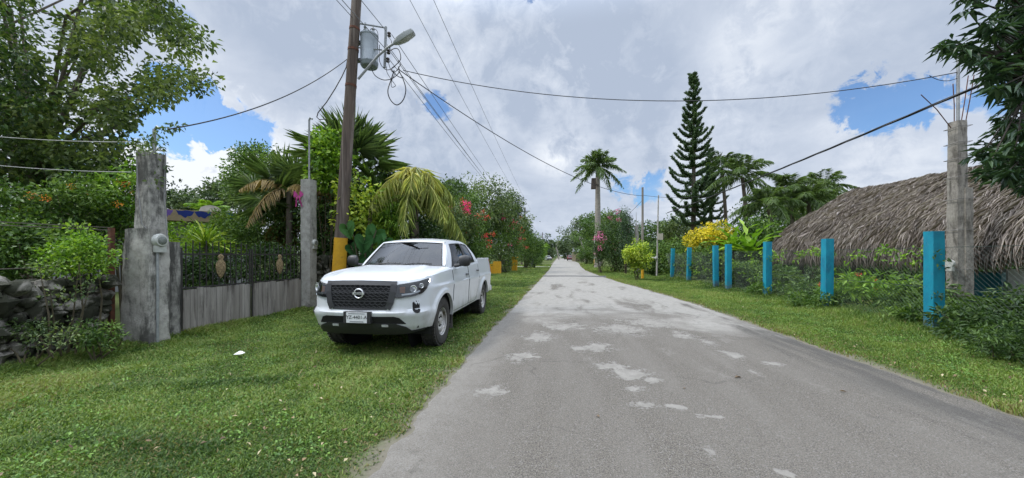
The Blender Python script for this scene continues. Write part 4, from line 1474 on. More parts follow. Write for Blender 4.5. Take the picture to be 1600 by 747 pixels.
    for sg in (-1, 1):
        patch('tow_cover', white, [(sg * .37 - .045, .455, .487), (sg * .37 + .045, .455, .487)], off=.022, parent=val)
    # grille
    gr = patch('grille', deep, [(-.50, .98, 1.07), (-.46, .80, 1.07), (-.40, .715, 1.07), (0, .705, 1.075), (.40, .715, 1.07), (.46, .80, 1.07), (.50, .98, 1.07)], off=.004)
    frm = MB()

    def bar(mb, pts, w, h):
        """ribbon with thickness along (s,z,off) points"""
        rows = []
        for i, (s, z, o) in enumerate(pts):
            a_ = pts[max(i - 1, 0)]
            c_ = pts[min(i + 1, len(pts) - 1)]
            ds, dz_ = c_[0] - a_[0], c_[1] - a_[1]
            l = math.hypot(ds, dz_) or 1
            ns_, nz_ = -dz_ / l * w / 2, ds / l * w / 2
            rows.append([bp(s - ns_, z - nz_, o - h), bp(s - ns_, z - nz_, o), bp(s + ns_, z + nz_, o), bp(s + ns_, z + nz_, o - h)])
        mb.grid(rows, True)
        mb.f.append(tuple(len(mb.v) - 1 - k for k in range(4)))
        k0 = len(mb.v) - 4 * len(rows)
        mb.f.append((k0, k0 + 1, k0 + 2, k0 + 3))

    # honeycomb: rows of shallow zigzags
    lat = MB()
    for r in range(9):
        z = .735 + r * .038
        half = .36 + .10 * min(1, (z - .72) / .25)
        n = int(half * 2 / .038)
        pts = [(-half + 2 * half * k / n, z + (.011 if (k + r) % 2 else -.011), .015) for k in range(n + 1)]
        bar(lat, pts, .011, .015)
    for z in (.94, .815):
        bar(lat, [(-.47 + .06 * (z < .9), z, .022), (0, z, .022), (.47 - .06 * (z < .9), z, .022)], .012, .02)
    B(lat, 'lattice', grey, gr, smooth=False)
    fr_ = MB()
    bar(fr_, [(-.53, 1.062, .024), (-.3, 1.07, .03), (0, 1.074, .032), (.3, 1.07, .03), (.53, 1.062, .024)], .062, .04)
    for sg in (-1, 1):
        bar(fr_, [(sg * .495, 1.05, .026), (sg * .482, .95, .026), (sg * .452, .80, .026), (sg * .41, .715, .022)], .085, .035)
    bar(fr_, [(-.40, .715, .018), (0, .708, .018), (.40, .715, .018)], .028, .03)
    B(fr_, 'grille_frame', grey, gr, smooth=False)
    em = MB()
    cx, cyy, cz = bp(0, .925, .032)
    ring = []
    for k in range(33):
        a = 2 * math.pi * k / 32
        ring.append([(r * math.cos(a), cyy + dy, cz + r * math.sin(a)) for r, dy in ((.056, .012), (.056, -.006), (.063, -.012), (.072, -.006), (.072, .012))])
    em.grid(ring)
    em.box(-.084, .084, cyy - .014, cyy + .006, cz - .015, cz + .015)
    emo = B(em, 'emblem', chrome, gr)

    def text(name, body_, size, loc, mat, parent, depth=.001, rot=(R(90), 0, 0)):
        cu = bpy.data.curves.new(name, 'FONT')
        cu.body = body_
        cu.size = size
        cu.extrude = depth
        cu.align_x = 'CENTER'
        cu.align_y = 'CENTER'
        tmp = bpy.data.objects.new('tmp', cu)
        COL.objects.link(tmp)
        bpy.context.view_layer.update()
        me = bpy.data.meshes.new_from_object(tmp.evaluated_get(bpy.context.evaluated_depsgraph_get()))
        bpy.data.objects.remove(tmp)
        me.materials.clear()
        o = link(name, me, mat, parent)
        o.location = (loc[0] + OFF[0], loc[1] + OFF[1], loc[2] + OFF[2])
        o.rotation_euler = rot
        return o

    text('emblem_lettering', 'NISSAN', .034, (0, cyy - .0155, cz), black, gr)
    # licence plate
    px, py, pz = bp(0, .60, .03)
    pm = MB().box(-.20, .20, py - .012, py + .05, .515, .675)
    pf = B(pm, 'plate_holder', black, smooth=False)
    plate = MB().box(-.152, .152, py - .018, py - .013, .522, .668)
    po = B(plate, 'license_plate', pmat('plate_white', (.72, .73, .74), (.6, .61, .63), 20, .4), pf, smooth=False)
    text('plate_number', 'YZ-4401-A', .068, (0, py - .0195, .598), black, pf)
    strip = MB().box(-.12, .12, py - .0200, py - .0182, .645, .655).box(-.1, .1, py - .0200, py - .0182, .532, .545)
    B(strip, 'plate_print', pmat('plate_print_grey', (.22, .23, .25)), pf, smooth=False)

    # headlamps
    LST = [(.50, .86, 1.02), (.56, .855, 1.05), (.64, .865, 1.06), (.78, .882, 1.078), (.90, .915, 1.092), (.98, .975, 1.105), (1.05, 1.05, 1.115), (1.09, 1.10, 1.118)]
    for sg in (1, -1):
        hl = patch('headlight', black, [(sg * s, a, b) for s, a, b in LST] if sg > 0 else [(sg * s, a, b) for s, a, b in LST[::-1]], off=.004)
        mb = MB()
        for (s0, z0, r) in ((.76, .985, .050), (.885, 1.02, .036)):
            c0 = Vector(bp(sg * s0, z0, .012))
            _, _, nx, ny = plan(sg * s0)
            n = Vector((nx, ny, 0)) * .5 + Vector((0, -1, 0)) * .5
            n.normalize()
            u = n.cross(Vector((0, 0, 1))).normalized()
            w = u.cross(n)
            for (ra, oa, rb, ob) in ((r, .012, r * .9, .014), (r * .9, .014, r * .5, .0), (r * .5, .0, .001, .006)):
                ra_ = [[c0 + (u * math.cos(a) + w * math.sin(a)) * rr + n * oo for a in np.linspace(0, 2 * math.pi, 21)] for rr, oo in ((ra, oa), (rb, ob))]
                mb.grid(ra_, True)
        # bright inner trim strip
        bar(mb, [(sg * .60, .905, .012), (sg * .72, .915, .012), (sg * .86, .95, .012)][::sg], .022, .006)
        B(mb, 'reflector', chrome, hl)
        patch('turn_signal', amber, [(sg * .575, .935, 1.01), (sg * .645, .93, 1.015)][::sg], off=.011, parent=hl)
        patch('lens', lens, [(sg * s, a + .004, b - .004) for s, a, b in LST][::sg], off=.020, parent=hl)
    # bumper corner openings
    patch('fog_lamp_recess', deep, [(.745, .68, .79), (.765, .655, .80), (.80, .64, .815), (.83, .65, .81), (.85, .68, .76)], off=.003, smooth=False)
    shard = MB()
    for k in range(7):
        s0, z0 = .765 + .011 * k, .80 - .012 * (k % 3)
        shard.add([bp(s0, z0 + .03, .012), bp(s0 + .016, z0 + .012, .018), bp(s0 + .005, z0 - .022, .022)], [(0, 1, 2)])
    o_ = B(shard, 'broken_bumper_edge', white, smooth=False)
    o_['label'] = 'broken white edge of the bumper opening'
    patch('corner_vent', black, [(-.90, .70, .78), (-.87, .62, .80), (-.83, .60, .80), (-.80, .62, .74)], off=.004)

    # --- glass
    g = MB().grid([[wsh(-.93 + 1.86 * k / 20, .0 + .94 * q / 10, -.006) for k in range(21)] for q in range(11)])
    ws = B(g, 'windshield', glass)
    bd = MB()
    for sg in (-1, 1):
        bd.grid([[wsh(sg * u, b, .002) for u in ((.905, .935) if sg > 0 else (.935, .905))] for b in np.linspace(0, .95, 9)])
    bd.grid([[wsh(-.93 + 1.86 * k / 20, b, .002) for k in range(21)] for b in (.925, .945)])
    B(bd, 'seal', black, ws)
    wp = MB()
    cowl = [[wsh(-.99 + 1.98 * k / 20, b, o_) for k in range(21)] for b, o_ in ((-.12, .0), (-.10, .012), (.02, .004), (.02, -.02))]
    wp.grid(cowl)
    B(wp, 'cowl_panel', black)
    wi = MB()
    for (u0, u1) in ((.10, .72), (-.58, .05)):
        wi.tube([wsh(u0, .0, .02), wsh((u0 + u1) / 2, .045, .022), wsh(u1, .05, .015)], .010, 5)
    B(wi, 'wiper', black)
    for sg in (1, -1):
        for (a0, a1, nm) in ((.085, .47, 'front'), (.535, .86, 'rear')):
            def Q(a, b, o_):
                x, y, z = P(a, b, o_)
                return (sg * x, y, z)
            g = MB().grid([[Q(a0 + (a1 - a0) * k / 8, .06 + .84 * q / 6, -.008) for q in range(7)] for k in range(9)], sg > 0)
            so_ = B(g, 'side_window', glass)
            sl_ = MB()
            w_ = .011
            for (aa, ab, ba, bb) in ((a0 - .004, a1 + .004, .055, .055 + .035), (a0 - .004, a1 + .004, .875, .905), (a0 - .004, a0 + w_, .09, .875), (a1 - w_, a1 + .004, .09, .875)):
                sl_.grid([[Q(aa + (ab - aa) * k / 6, ba + (bb - ba) * q / 4, .003) for q in range(5)] for k in range(7)], sg > 0)
            if nm == 'front':
                sl_.grid([[Q(.47 + .065 * k / 2, .07 + .82 * q / 4, .003) for q in range(5)] for k in range(3)], sg > 0)
                sl_.grid([[Q(.09 + .045 * k / 2, .07 + (.20 - .0 * k) * q / 2, .004) for q in range(3)] for k in range(3)], sg > 0)
            B(sl_, 'seal', black, so_)
    rg = MB().grid([[back(-.75 + 1.5 * k / 8, .15 + .7 * q / 4) for k in range(9)] for q in range(5)], True)
    B(rg, 'rear_window', glass)

    # --- doors, handles, mirrors
    for sg in (1, -1):
        for (y0, y1) in ((1.46, 2.55), (2.575, 3.50)):
            st = []
            for k in range(13):
                y = y0 + (y1 - y0) * k / 12
                zlow = .47 + (max(0, y - 3.2) * 1.1 if y0 > 2 else 0) + (.02 if y < 1.5 else 0)
                if sg < 0: y = y
                s = s_of_y(y)
                st.append((sg * s, zlow, zt(s) - .012))
            d = patch('door', white, st if sg > 0 else st[::-1], off=.005, back_=.012, nz=10, ns=1)
            seam = MB()
            zl = [q for q in st]
            bar(seam, [(q[0], q[1] - .003, .0065) for q in (st if sg > 0 else st)], .007, .004)
            for q in (st[0], st[-1]):
                bar(seam, [(q[0], q[1] + (q[2] - q[1]) * k / 8, .0065) for k in range(9)], .009, .004)
            B(seam, 'door_seam', deep, d, smooth=False)
            hy = y1 - .17
            s = s_of_y(hy)
            hb = MB()
            hz = 1.085 if y0 < 2 else 1.125
            rows = [[bp(sg * (s - .085 + .17 * k / 6), hz + .016 * math.cos(a) * (1 - .3 * abs(k / 3 - 1)), .022 + .02 * math.sin(math.pi * k / 6) + .014 * math.sin(a)) for a in np.linspace(0, 2 * math.pi, 9)] for k in range(7)]
            hb.grid(rows, sg < 0)
            B(hb, 'handle', black, d)
        # mirror: arm and rounded housing
        mm = MB()
        base = Vector((sg * .885, 1.66, 1.27))
        mm.tube([base, base + Vector((sg * .10, -.02, .015)), base + Vector((sg * .16, -.03, .03))], [.035, .03, .03], 8)
        rows = []
        for i in range(9):
            u = i / 8
            hx = base.x + sg * (.085 + .235 * u)
            h_ = .105 * (1 - .30 * (2 * u - 1) ** 2 - .35 * max(0, u - .8) ** 1 * 2) * (0.05 if i in (0, 8) else 1)
            dp = .085 * (1 - .4 * (2 * u - 1) ** 2) * (0.05 if i in (0, 8) else 1)
            row = []
            for k in range(13):
                a = 2 * math.pi * k / 12
                ca, sa = math.cos(a), math.sin(a)
                row.append((hx, base.y - .05 + .03 * u + dp * (ca if ca < 0 else ca * .45), base.z + .095 + h_ * sa * abs(sa) ** -.25 if abs(sa) > 1e-6 else base.z + .095))
            rows.append(row)
        mm.grid(rows, sg < 0)
        B(mm, 'mirror', black, smooth=True)
        # bed tail lamp, mud flap, sill
        patch('tail_light', red, [(sg * (s_of_y(5.02)), .98, 1.36), (sg * (s_of_y(5.02) + .12), .98, 1.36)][::sg], off=.004)
        fl = MB().box(.66, .90, 1.445, 1.457, .17, .60)
        fl.v = [(sg * x, y + .05 * (.6 - z), z) for x, y, z in fl.v]
        B(fl, 'mud_flap', pmat('flap_rubber', (.09, .088, .085), (.13, .12, .11), 8, .85), smooth=False)
    # black fuel trim line, tailgate, rear bumper
    patch('tailgate', white, [(S_END - .70, .70, 1.375), (S_END, .70, 1.375)], off=.006, mirror=True)
    patch('rear_bumper', chrome, [(S_END - .95, .50, .64), (S_END, .50, .64)], off=.012, mirror=True)
    # --- interior
    it = MB()
    it.box(-.74, .74, 1.40, 1.72, 1.0, 1.265)
    it.box(-.80, .80, 1.45, 3.6, .62, .70)
    B(it, 'dashboard', seatm, smooth=False)
    for sx_ in (-.37, .37):
        se = MB()
        se.box(sx_ - .25, sx_ + .25, 2.05, 2.55, .72, .95).box(sx_ - .23, sx_ + .23, 2.48, 2.66, .9, 1.46, taper=.03).box(sx_ - .12, sx_ + .12, 2.54, 2.64, 1.47, 1.64, taper=.02)
        B(se, 'seat', seatm, smooth=False)
    se = MB().box(-.68, .68, 2.95, 3.35, .72, .98).box(-.68, .68, 3.3, 3.5, .9, 1.45, taper=.03)
    B(se, 'rear_seat', seatm, smooth=False)
    sw = MB()
    ring = []
    for k in range(25):
        a = 2 * math.pi * k / 24
        c_ = Vector((.37 + .185 * math.cos(a), 1.86 - .185 * math.sin(a) * .35, 1.22 + .185 * math.sin(a) * .93))
        ring.append(c_)
    sw.tube(ring, .016, 6, False)
    sw.tube([(.19, 1.86, 1.22), (.55, 1.86, 1.22)], .02, 6).tube([(.37, 1.86, 1.22), (.37, 1.6, 1.1)], .035, 6)
    B(sw, 'steering_wheel', black)
    mi = MB().box(-.11, .11, 1.86, 1.885, 1.60, 1.66)
    B(mi, 'rear_view_mirror', black, smooth=False)
    st_ = MB().grid([[wsh(-.80 + .16 * k / 4, .10 + .14 * q / 2, -.012) for k in range(5)] for q in range(3)])
    B(st_, 'windscreen_sticker', pmat('sticker', (.5, .55, .55)), ws)

    # --- wheels
    def wheel(x, y, sg):
        ty = MB()
        prof_ = [(.205, -.095), (.235, -.115), (.30, -.128), (.352, -.122), (.374, -.105), (.385, -.07), (.387, -.02), (.387, .02), (.385, .07), (.374, .105), (.352, .122), (.30, .128), (.235, .115), (.205, .095)]
        ty.lathe(prof_, 'x', 40, (0, 0, 0))
        for k in range(40):      # tread lugs on the shoulders
            a = 2 * math.pi * k / 40
            for hx in (-.085, .085, .0):
                a2 = a + (.08 if hx == 0 else 0)
                c_, s_ = math.cos(a2), math.sin(a2)
                q = [(hx + dx, c_ * r - s_ * dt, s_ * r + c_ * dt) for r in (.372, .395) for dx, dt in ((-.026, -.02), (.026, -.02), (.026, .02), (-.026, .02))]
                ty.add(q, [(4, 5, 6, 7), (0, 1, 5, 4), (1, 2, 6, 5), (2, 3, 7, 6), (3, 0, 4, 7)])
        w = bpy.data.objects.new('wheel', None)
        COL.objects.link(w)
        w.parent = T
        w.empty_display_size = .1
        w.location = (x + OFF[0], y + OFF[1], WZ)
        ty.build('tyre', rubber, w, True, angle=30)
        ri = MB()
        e_ = sg
        ri.lathe([(.208, e_ * .10), (.222, e_ * .112), (.214, e_ * .085), (.195, e_ * .05), (.190, -e_ * .09), (.205, -e_ * .10)], 'x', 36)
        disc = [(.192, e_ * .045), (.175, e_ * .068), (.15, e_ * .082), (.115, e_ * .080), (.095, e_ * .062), (.06, e_ * .060), (.055, e_ * .085), (.03, e_ * .092), (.001, e_ * .093)]
        ri.lathe(disc, 'x', 36)
        ri.build('rim', silver, w, True, angle=30)
        ho = MB()
        for k in range(12):
            a = 2 * math.pi * k / 12
            c_ = Vector((e_ * .079, .168 * math.cos(a), .168 * math.sin(a)))
            n = Vector((e_ * .85, .5 * math.cos(a), .5 * math.sin(a))).normalized()
            u = Vector((0, -math.sin(a), math.cos(a)))
            w2 = n.cross(u)
            ho.add([c_ + (u * .019 * math.cos(b_) + w2 * .014 * math.sin(b_)) for b_ in np.linspace(0, 2 * math.pi, 10)[:-1]], [tuple(range(9))[::(1 if e_ > 0 else -1)]])
        for k in range(6):
            a = 2 * math.pi * k / 6
            ho.lathe([(.001, e_ * .082), (.011, e_ * .082), (.013, e_ * .06)], 'x', 8, (0, .078 * math.cos(a), .078 * math.sin(a)))
        ho.build('rim_vent', deep, w, False)
        # backing drum keeps light out
        dr = MB().lathe([(.001, e_ * .02), (.19, e_ * .02), (.19, -e_ * .1)], 'x', 24)
        dr.build('brake_drum', deep, w, False)
        return w
    for y in (WF, WR):
        for sg in (1, -1):
            wheel(sg * .785, y, sg)
    return T


truck = build_truck()
# ------------------------------------------------------------------ vegetation
bark = pmat('grey_bark', (.15, .125, .10), (.085, .07, .056), 9, .95, .6, 40, stretch=(1, 1, .3))
stemm = pmat('green_brown_stem', (.09, .075, .04), (.055, .045, .028), 9, .9)
Lm = dict(
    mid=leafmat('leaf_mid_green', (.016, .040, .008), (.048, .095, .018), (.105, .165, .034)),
    dark=leafmat('leaf_dark_green', (.010, .026, .008), (.030, .062, .015), (.066, .112, .028)),
    bright=leafmat('leaf_bright_green', (.030, .075, .008), (.095, .185, .018), (.20, .30, .04), trans=.34),
    olive=leafmat('leaf_olive_green', (.022, .042, .014), (.058, .090, .030), (.115, .150, .055)),
    canopy=leafmat('leaf_canopy_green', (.026, .046, .016), (.068, .10, .032), (.13, .165, .058), trans=.42),
    far=leafmat('leaf_far_green', (.026, .048, .022), (.058, .088, .040), (.105, .140, .066)),
    glossy=leafmat('leaf_glossy_dark', (.010, .024, .014), (.028, .056, .030), (.056, .095, .044), trans=.2, rough=.4),
    pine=leafmat('pine_needles', (.022, .044, .022), (.052, .090, .044), (.095, .14, .07), trans=.2),
    palm=leafmat('palm_leaflets', (.026, .052, .020), (.066, .108, .038), (.14, .185, .07), rough=.42, trans=.35),
    fan=leafmat('fan_palm_blades', (.030, .058, .024), (.082, .130, .050), (.165, .22, .09), rough=.45),
    dry=leafmat('dry_fronds', (.10, .075, .035), (.24, .175, .075), (.40, .31, .14), trans=.2),
    pale=leafmat('pale_fronds', (.10, .15, .04), (.27, .30, .10), (.50, .45, .15), trans=.3, yellow=(.48, .33, .05)),
    croton=leafmat('croton_leaves', (.05, .085, .012), (.30, .26, .018), (.58, .40, .025), trans=.3),
    lime=leafmat('lime_leaves', (.05, .10, .012), (.17, .24, .025), (.36, .40, .06), trans=.32),
)
fl_pink = leafmat('pink_blossom', (.30, .012, .085), (.50, .03, .15), (.62, .08, .24), trans=.3)
fl_red = leafmat('red_blossom', (.32, .015, .02), (.50, .04, .05), (.58, .11, .07), trans=.3)
fl_orange = leafmat('orange_blossom', (.42, .07, .015), (.62, .17, .03), (.70, .28, .05), trans=.3)
fl_mauve = leafmat('mauve_blossom', (.28, .05, .16), (.42, .10, .26), (.52, .2, .36), trans=.3)


def ell_points(c, rad, K, lo=.35, hi=1.0, amp=.35, bottom=-1.0, seed=None):
    """points through an ellipsoid with an uneven outline"""
    c, rad = np.array(c, float), np.array(rad, float)
    o = rng.uniform(0, 90)
    P = []
    while len(P) < K:
        d = rand_dirs(1)[0]
        if d[2] < bottom:
            continue
        k = 1 + amp * mnoise.noise((d[0] * 1.7 + o, d[1] * 1.7, d[2] * 1.7)) + amp * .6 * mnoise.noise((d[0] * 4 + o, d[1] * 4, d[2] * 4))
        r = (lo ** 3 + (hi ** 3 - lo ** 3) * rng.random()) ** (1 / 3)
        P.append(c + d * rad * r * k)
    return np.array(P)


def limbs(mb, start, pts, r0, n, sag=.15, sub=True):
    """limbs from a start point to a selection of clump points, with side twigs"""
    idx = rng.choice(len(pts), min(n, len(pts)), replace=False)
    s = Vector(start)
    for i in idx:
        e_ = Vector(pts[i])
        m_ = s.lerp(e_, .5) + Vector(rng.normal(size=3)) * (e_ - s).length * .09 + Vector((0, 0, (e_ - s).length * sag))
        q = [s, s.lerp(m_, .5) + Vector(rng.normal(size=3)) * .03, m_, m_.lerp(e_, .55) + Vector(rng.normal(size=3)) * (e_ - s).length * .04, e_]
        mb.tube(q, [r0, r0 * .8, r0 * .55, r0 * .35, r0 * .1], 6)
        if sub:
            near = sorted(range(len(pts)), key=lambda j: (Vector(pts[j]) - m_).length)[:3]
            for j in near:
                f = Vector(pts[j])
                mb.tube([m_, m_.lerp(f, .5) + Vector(rng.normal(size=3)) * .06, f], [r0 * .4, r0 * .25, r0 * .08], 5)


def tree(label, base, th, tr_, pts, crad, per, L, Wd, mat, n_limb=10, name='tree', cat='tree', group=None, droop=.25, bk=bark, lean=(0, 0), var=.5, up=.6, limb_k=.55):
    T_ = thing(name, label, cat, base, 0, group)
    b = Vector(base)
    top = b + Vector((lean[0], lean[1], th))
    mb = MB()
    mb.tube([b - Vector((0, 0, .1)), b + Vector((0, 0, .1)), b.lerp(top, .5) + Vector((rng.normal() * .05, rng.normal() * .05, 0)), top], [tr_ * 1.5, tr_ * 1.15, tr_ * .9, tr_ * .75], 10)
    limbs(mb, top, pts, tr_ * limb_k, n_limb)
    bw(mb, 'trunk', bk, T_, True)
    leaf_obj('crown', clump_leaves(pts, crad, per, L, Wd, droop=droop, var=var, up=up), mat, T_)
    return T_


def bush(label, px, py, rx, ry, d, mat, K=60, per=40, L=.10, Wd=.05, crad=None, flowers=None, nf=0, name='bush', cat='bush', group=None, droop=.1, depth=1.0, fs=.07, top=False, up=.6, var=.5):
    c = at(px, py, d)
    R_ = rx / FPX * d
    Rz = ry / FPX * d
    base = (c.x, c.y, 0)
    B_ = thing(name, label, cat, base, 0, group)
    cz = max(c.z, 0.25)
    pts = ell_points((c.x, c.y, cz), (R_, R_ * depth, Rz), K, lo=.25)
    pts[:, 2] = np.maximum(pts[:, 2], .12)
    cr_ = crad or (R_ + Rz) * .5 * .34
    leaf_obj('foliage', clump_leaves(pts, cr_, per, L, Wd, droop=droop, var=var, up=up), mat, B_)
    mb = MB()
    for i in range(6):
        e_ = Vector(pts[rng.integers(len(pts))])
        s = Vector((c.x + rng.normal() * R_ * .15, c.y + rng.normal() * R_ * .15, 0))
        mb.tube([s, s.lerp(e_, .5) + Vector(rng.normal(size=3)) * .06, e_], [.008 + .02 * min(Rz, 1.6), .006 + .012 * min(Rz, 1.6), .004], 5)
    bw(mb, 'stem', stemm, B_, True)
    if flowers is not None:
        fp = ell_points((c.x, c.y, cz), (R_ * 1.0, R_ * depth * 1.0, Rz * 1.0), nf, lo=.9, hi=1.08, bottom=-.3)
        leaf_obj('blossom', clump_leaves(fp, fs * 2.2, 26, fs, fs * .8, droop=0, var=.3), flowers, B_)
    return B_


def frond_arrays(p0, d0, length, droop, LL, LW, n=34, hang=.5, spread=.9, rnd0=.5, ruffle=.14):
    """feather frond: rachis plus two rows of leaflets"""
    p0 = np.array(p0, float)
    d0 = unit(np.array(d0, float))
    t_ = np.linspace(0.0, 1, n)
    pos = p0 + d0 * (length * t_)[:, None]
    pos[:, 2] -= droop * length * t_ ** 2.2
    tan_ = np.gradient(pos, axis=0)
    tan_ = unit(tan_)
    upv = np.array([0, 0, 1.0])
    side = unit(np.cross(tan_, upv) + 1e-6)
    nrm = np.cross(side, tan_)
    parts = []
    # rachis: overlapping slim segments
    k = np.arange(0, n - 1)
    seg = pos[1:] - pos[:-1]
    parts.append(leaf_arrays(pos[:-1] - seg * .2, seg, nrm[:-1], np.linalg.norm(seg, axis=1) * 1.7, np.full(n - 1, .05 * length / 3) * (1.1 - t_[:-1] * .8), np.full(n - 1, min(1, rnd0 + .25)), fold=.3, curl=0))
    sel = np.arange(int(n * .12), n)
    for sg in (-1, 1):
        s_ = side[sel] * sg
        prof_ = np.sin(np.pi * np.clip(.12 + .86 * t_[sel], 0, 1)) ** .6
        D = s_ * spread + tan_[sel] * .75 + rng.normal(size=(len(sel), 3)) * ruffle
        D[:, 2] -= hang * (.7 + .5 * rng.random(len(sel)))
        U = nrm[sel] + s_ * .3
        L = LL * prof_ * rng.uniform(.85, 1.1, len(sel)) + .05
        parts.append(leaf_arrays(pos[sel], D, U, L, np.full(len(sel), LW), np.clip(rnd0 + rng.normal(size=len(sel)) * .13, 0, 1), fold=.15, curl=.22))
    return merge(parts)


def palm(label, base, h, r, nf, fl, droop, mat, LL=.55, LW=.05, hang=.5, elev=(-.15, 1.2), lean=(0, 0), name='palm_tree', cat='palm', group=None, trunk_m=None, bulge=0.0, n=34, shaft=None, dead=0, ruffle=.14):
    P_ = thing(name, label, cat, base, 0, group)
    b = Vector(base)
    top = b + Vector((lean[0], lean[1], h))
    k = 26
    pts, rs = [], []
    for i in range(k):
        u = i / (k - 1)
        q = b.lerp(top, u)
        q.x += lean[0] * (-.3 * math.sin(math.pi * u))
        pts.append(q)
        rs.append(r * (1.25 - .35 * u + bulge * math.sin(math.pi * u) + (.35 * (1 - u * 8) if u < .125 else 0)) * (1 + .03 * (i % 2)))
    bw(MB().tube(pts, rs, 12), 'trunk', trunk_m or bark, P_, True)
    if shaft:
        bw(MB().tube([top, top + Vector((0, 0, shaft * .5)), top + Vector((0, 0, shaft))], [r * .95, r * .8, r * .35], 10), 'crownshaft', pmat('crownshaft_green', (.09, .13, .04), (.06, .095, .03), 5, .5), P_, True)
        top = top + Vector((0, 0, shaft * .9))
    for i in range(nf):
        a = i * 2.39996 + rng.normal() * .12
        el = elev[0] + (elev[1] - elev[0]) * ((i + .5) / nf) + rng.normal() * .06
        d = (math.cos(a) * math.cos(el), math.sin(a) * math.cos(el), math.sin(el))
        young = (i + .5) / nf
        arr = frond_arrays(top + Vector((d[0], d[1], d[2])) * r * .6, d, fl * rng.uniform(.88, 1.08) * (1 - .2 * young), droop * (1.1 - .35 * young), LL, LW, n=n, hang=hang, rnd0=.38 + .25 * young + rng.normal() * .06, ruffle=ruffle)
        leaf_obj('frond', arr, mat if i >= dead else Lm['dry'], P_)
    return P_


def fan_arrays(p0, d0, pet, rad, nseg=34, rnd0=.5, droop=.25, arc=4.3, fold=.2):
    """fan palm leaf on a petiole"""
    p0 = np.array(p0, float)
    d0 = unit(np.array(d0, float))
    hub = p0 + d0 * pet - np.array([0, 0, pet * .10])
    side = unit(np.cross(d0, [0, 0, 1.0]) + 1e-6)
    nrm = np.cross(side, d0)
    ro = rng.normal() * .75
    side, nrm = side * math.cos(ro) + nrm * math.sin(ro), nrm * math.cos(ro) - side * math.sin(ro)
    parts = [leaf_arrays(np.array([p0]), np.array([hub - p0]), np.array([nrm]), np.array([pet * 1.1]), np.array([.05]), np.array([min(1, rnd0 + .2)]), fold=.3, curl=0)]
    a = np.linspace(-arc / 2, arc / 2, nseg)
    D = d0[None] * np.cos(a)[:, None] + side[None] * np.sin(a)[:, None] + nrm[None] * .12
    D = D + rng.normal(size=D.shape) * .07
    L = rad * (1 - .28 * (np.abs(a) / (arc / 2)) ** 2) * rng.uniform(.9, 1.08, nseg)
    D[:, 2] -= droop * .35
    parts.append(leaf_arrays(np.repeat(hub[None], nseg, 0), D, np.repeat(nrm[None], nseg, 0), L, np.full(nseg, rad * arc / nseg * .30), np.clip(rnd0 + rng.normal(size=nseg) * .14, 0, 1), fold=fold, curl=droop))
    return merge(parts)


def fan_palm(label, base, h, r, nl, pet, rad, mat, dead=4, group=None, elev=(-.5, 1.35)):
    P_ = thing('fan_palm', label, 'palm', base, 0, group)
    b = Vector(base)
    top = b + Vector((0, 0, h))
    bw(MB().tube([b, b.lerp(top, .5), top], [r * 1.2, r, r * 1.1], 12), 'trunk', bark, P_, True)
    for i in range(nl):
        a = i * 2.39996
        u = (i + .5) / nl
        el = elev[0] + (elev[1] - elev[0]) * u + rng.normal() * .08
        d = (math.cos(a) * math.cos(el), math.sin(a) * math.cos(el), math.sin(el))
        leaf_obj('fan_leaf', fan_arrays(top + Vector(d) * r, d, pet * rng.uniform(.8, 1.15), rad * rng.uniform(.85, 1.1), rnd0=.4 + .22 * u + rng.normal() * .08), mat, P_)
    for i in range(dead):
        a = rng.uniform(0, 2 * math.pi)
        d = (math.cos(a) * .6, math.sin(a) * .6, -.6)
        leaf_obj('dry_leaf', fan_arrays(top + Vector((0, 0, -.15)) + Vector(d) * r, d, pet * .8, rad * .9, nseg=18, rnd0=.45, droop=.6, arc=2.2), Lm['dry'], P_)
    return P_


def px_points(poly, K, d0, d1, wt=None):
    """clump centres spread over a crown region seen from the street, with real depth"""
    xs = [p_[0] for p_ in poly]
    ys = [p_[1] for p_ in poly]
    P = []
    while len(P) < K:
        x, y = rng.uniform(min(xs), max(xs)), rng.uniform(min(ys), max(ys))
        ins = False
        j = len(poly) - 1
        for i in range(len(poly)):
            xi, yi = poly[i]
            xj, yj = poly[j]
            if (yi > y) != (yj > y) and x < (xj - xi) * (y - yi) / (yj - yi) + xi:
                ins = not ins
            j = i
        if not ins or (wt and rng.random() > wt(x, y)):
            continue
        P.append(at(x, y, rng.uniform(d0, d1)))
    return np.array(P)


# --- far woodland that closes the horizon
pts = []
for k in range(2600):
    a = rng.uniform(-1.75, 1.75)
    rr = rng.uniform(150, 240)
    x, y = rr * math.sin(a), rr * math.cos(a)
    if abs(x - 2) < 9 and y > 0 and y < 190:
        continue
    pts.append((x, y, rng.random() ** 1.3 * (7 + 3 * mnoise.noise((a * 9, 0, 3)))))
o = leaf_obj('distant_woodland', clump_leaves(pts, 2.2, 14, 1.5, 1.0, droop=0, var=.6), Lm['far'])
tag(o, 'distant low woodland closing the end of the street', 'woodland', kind='stuff')

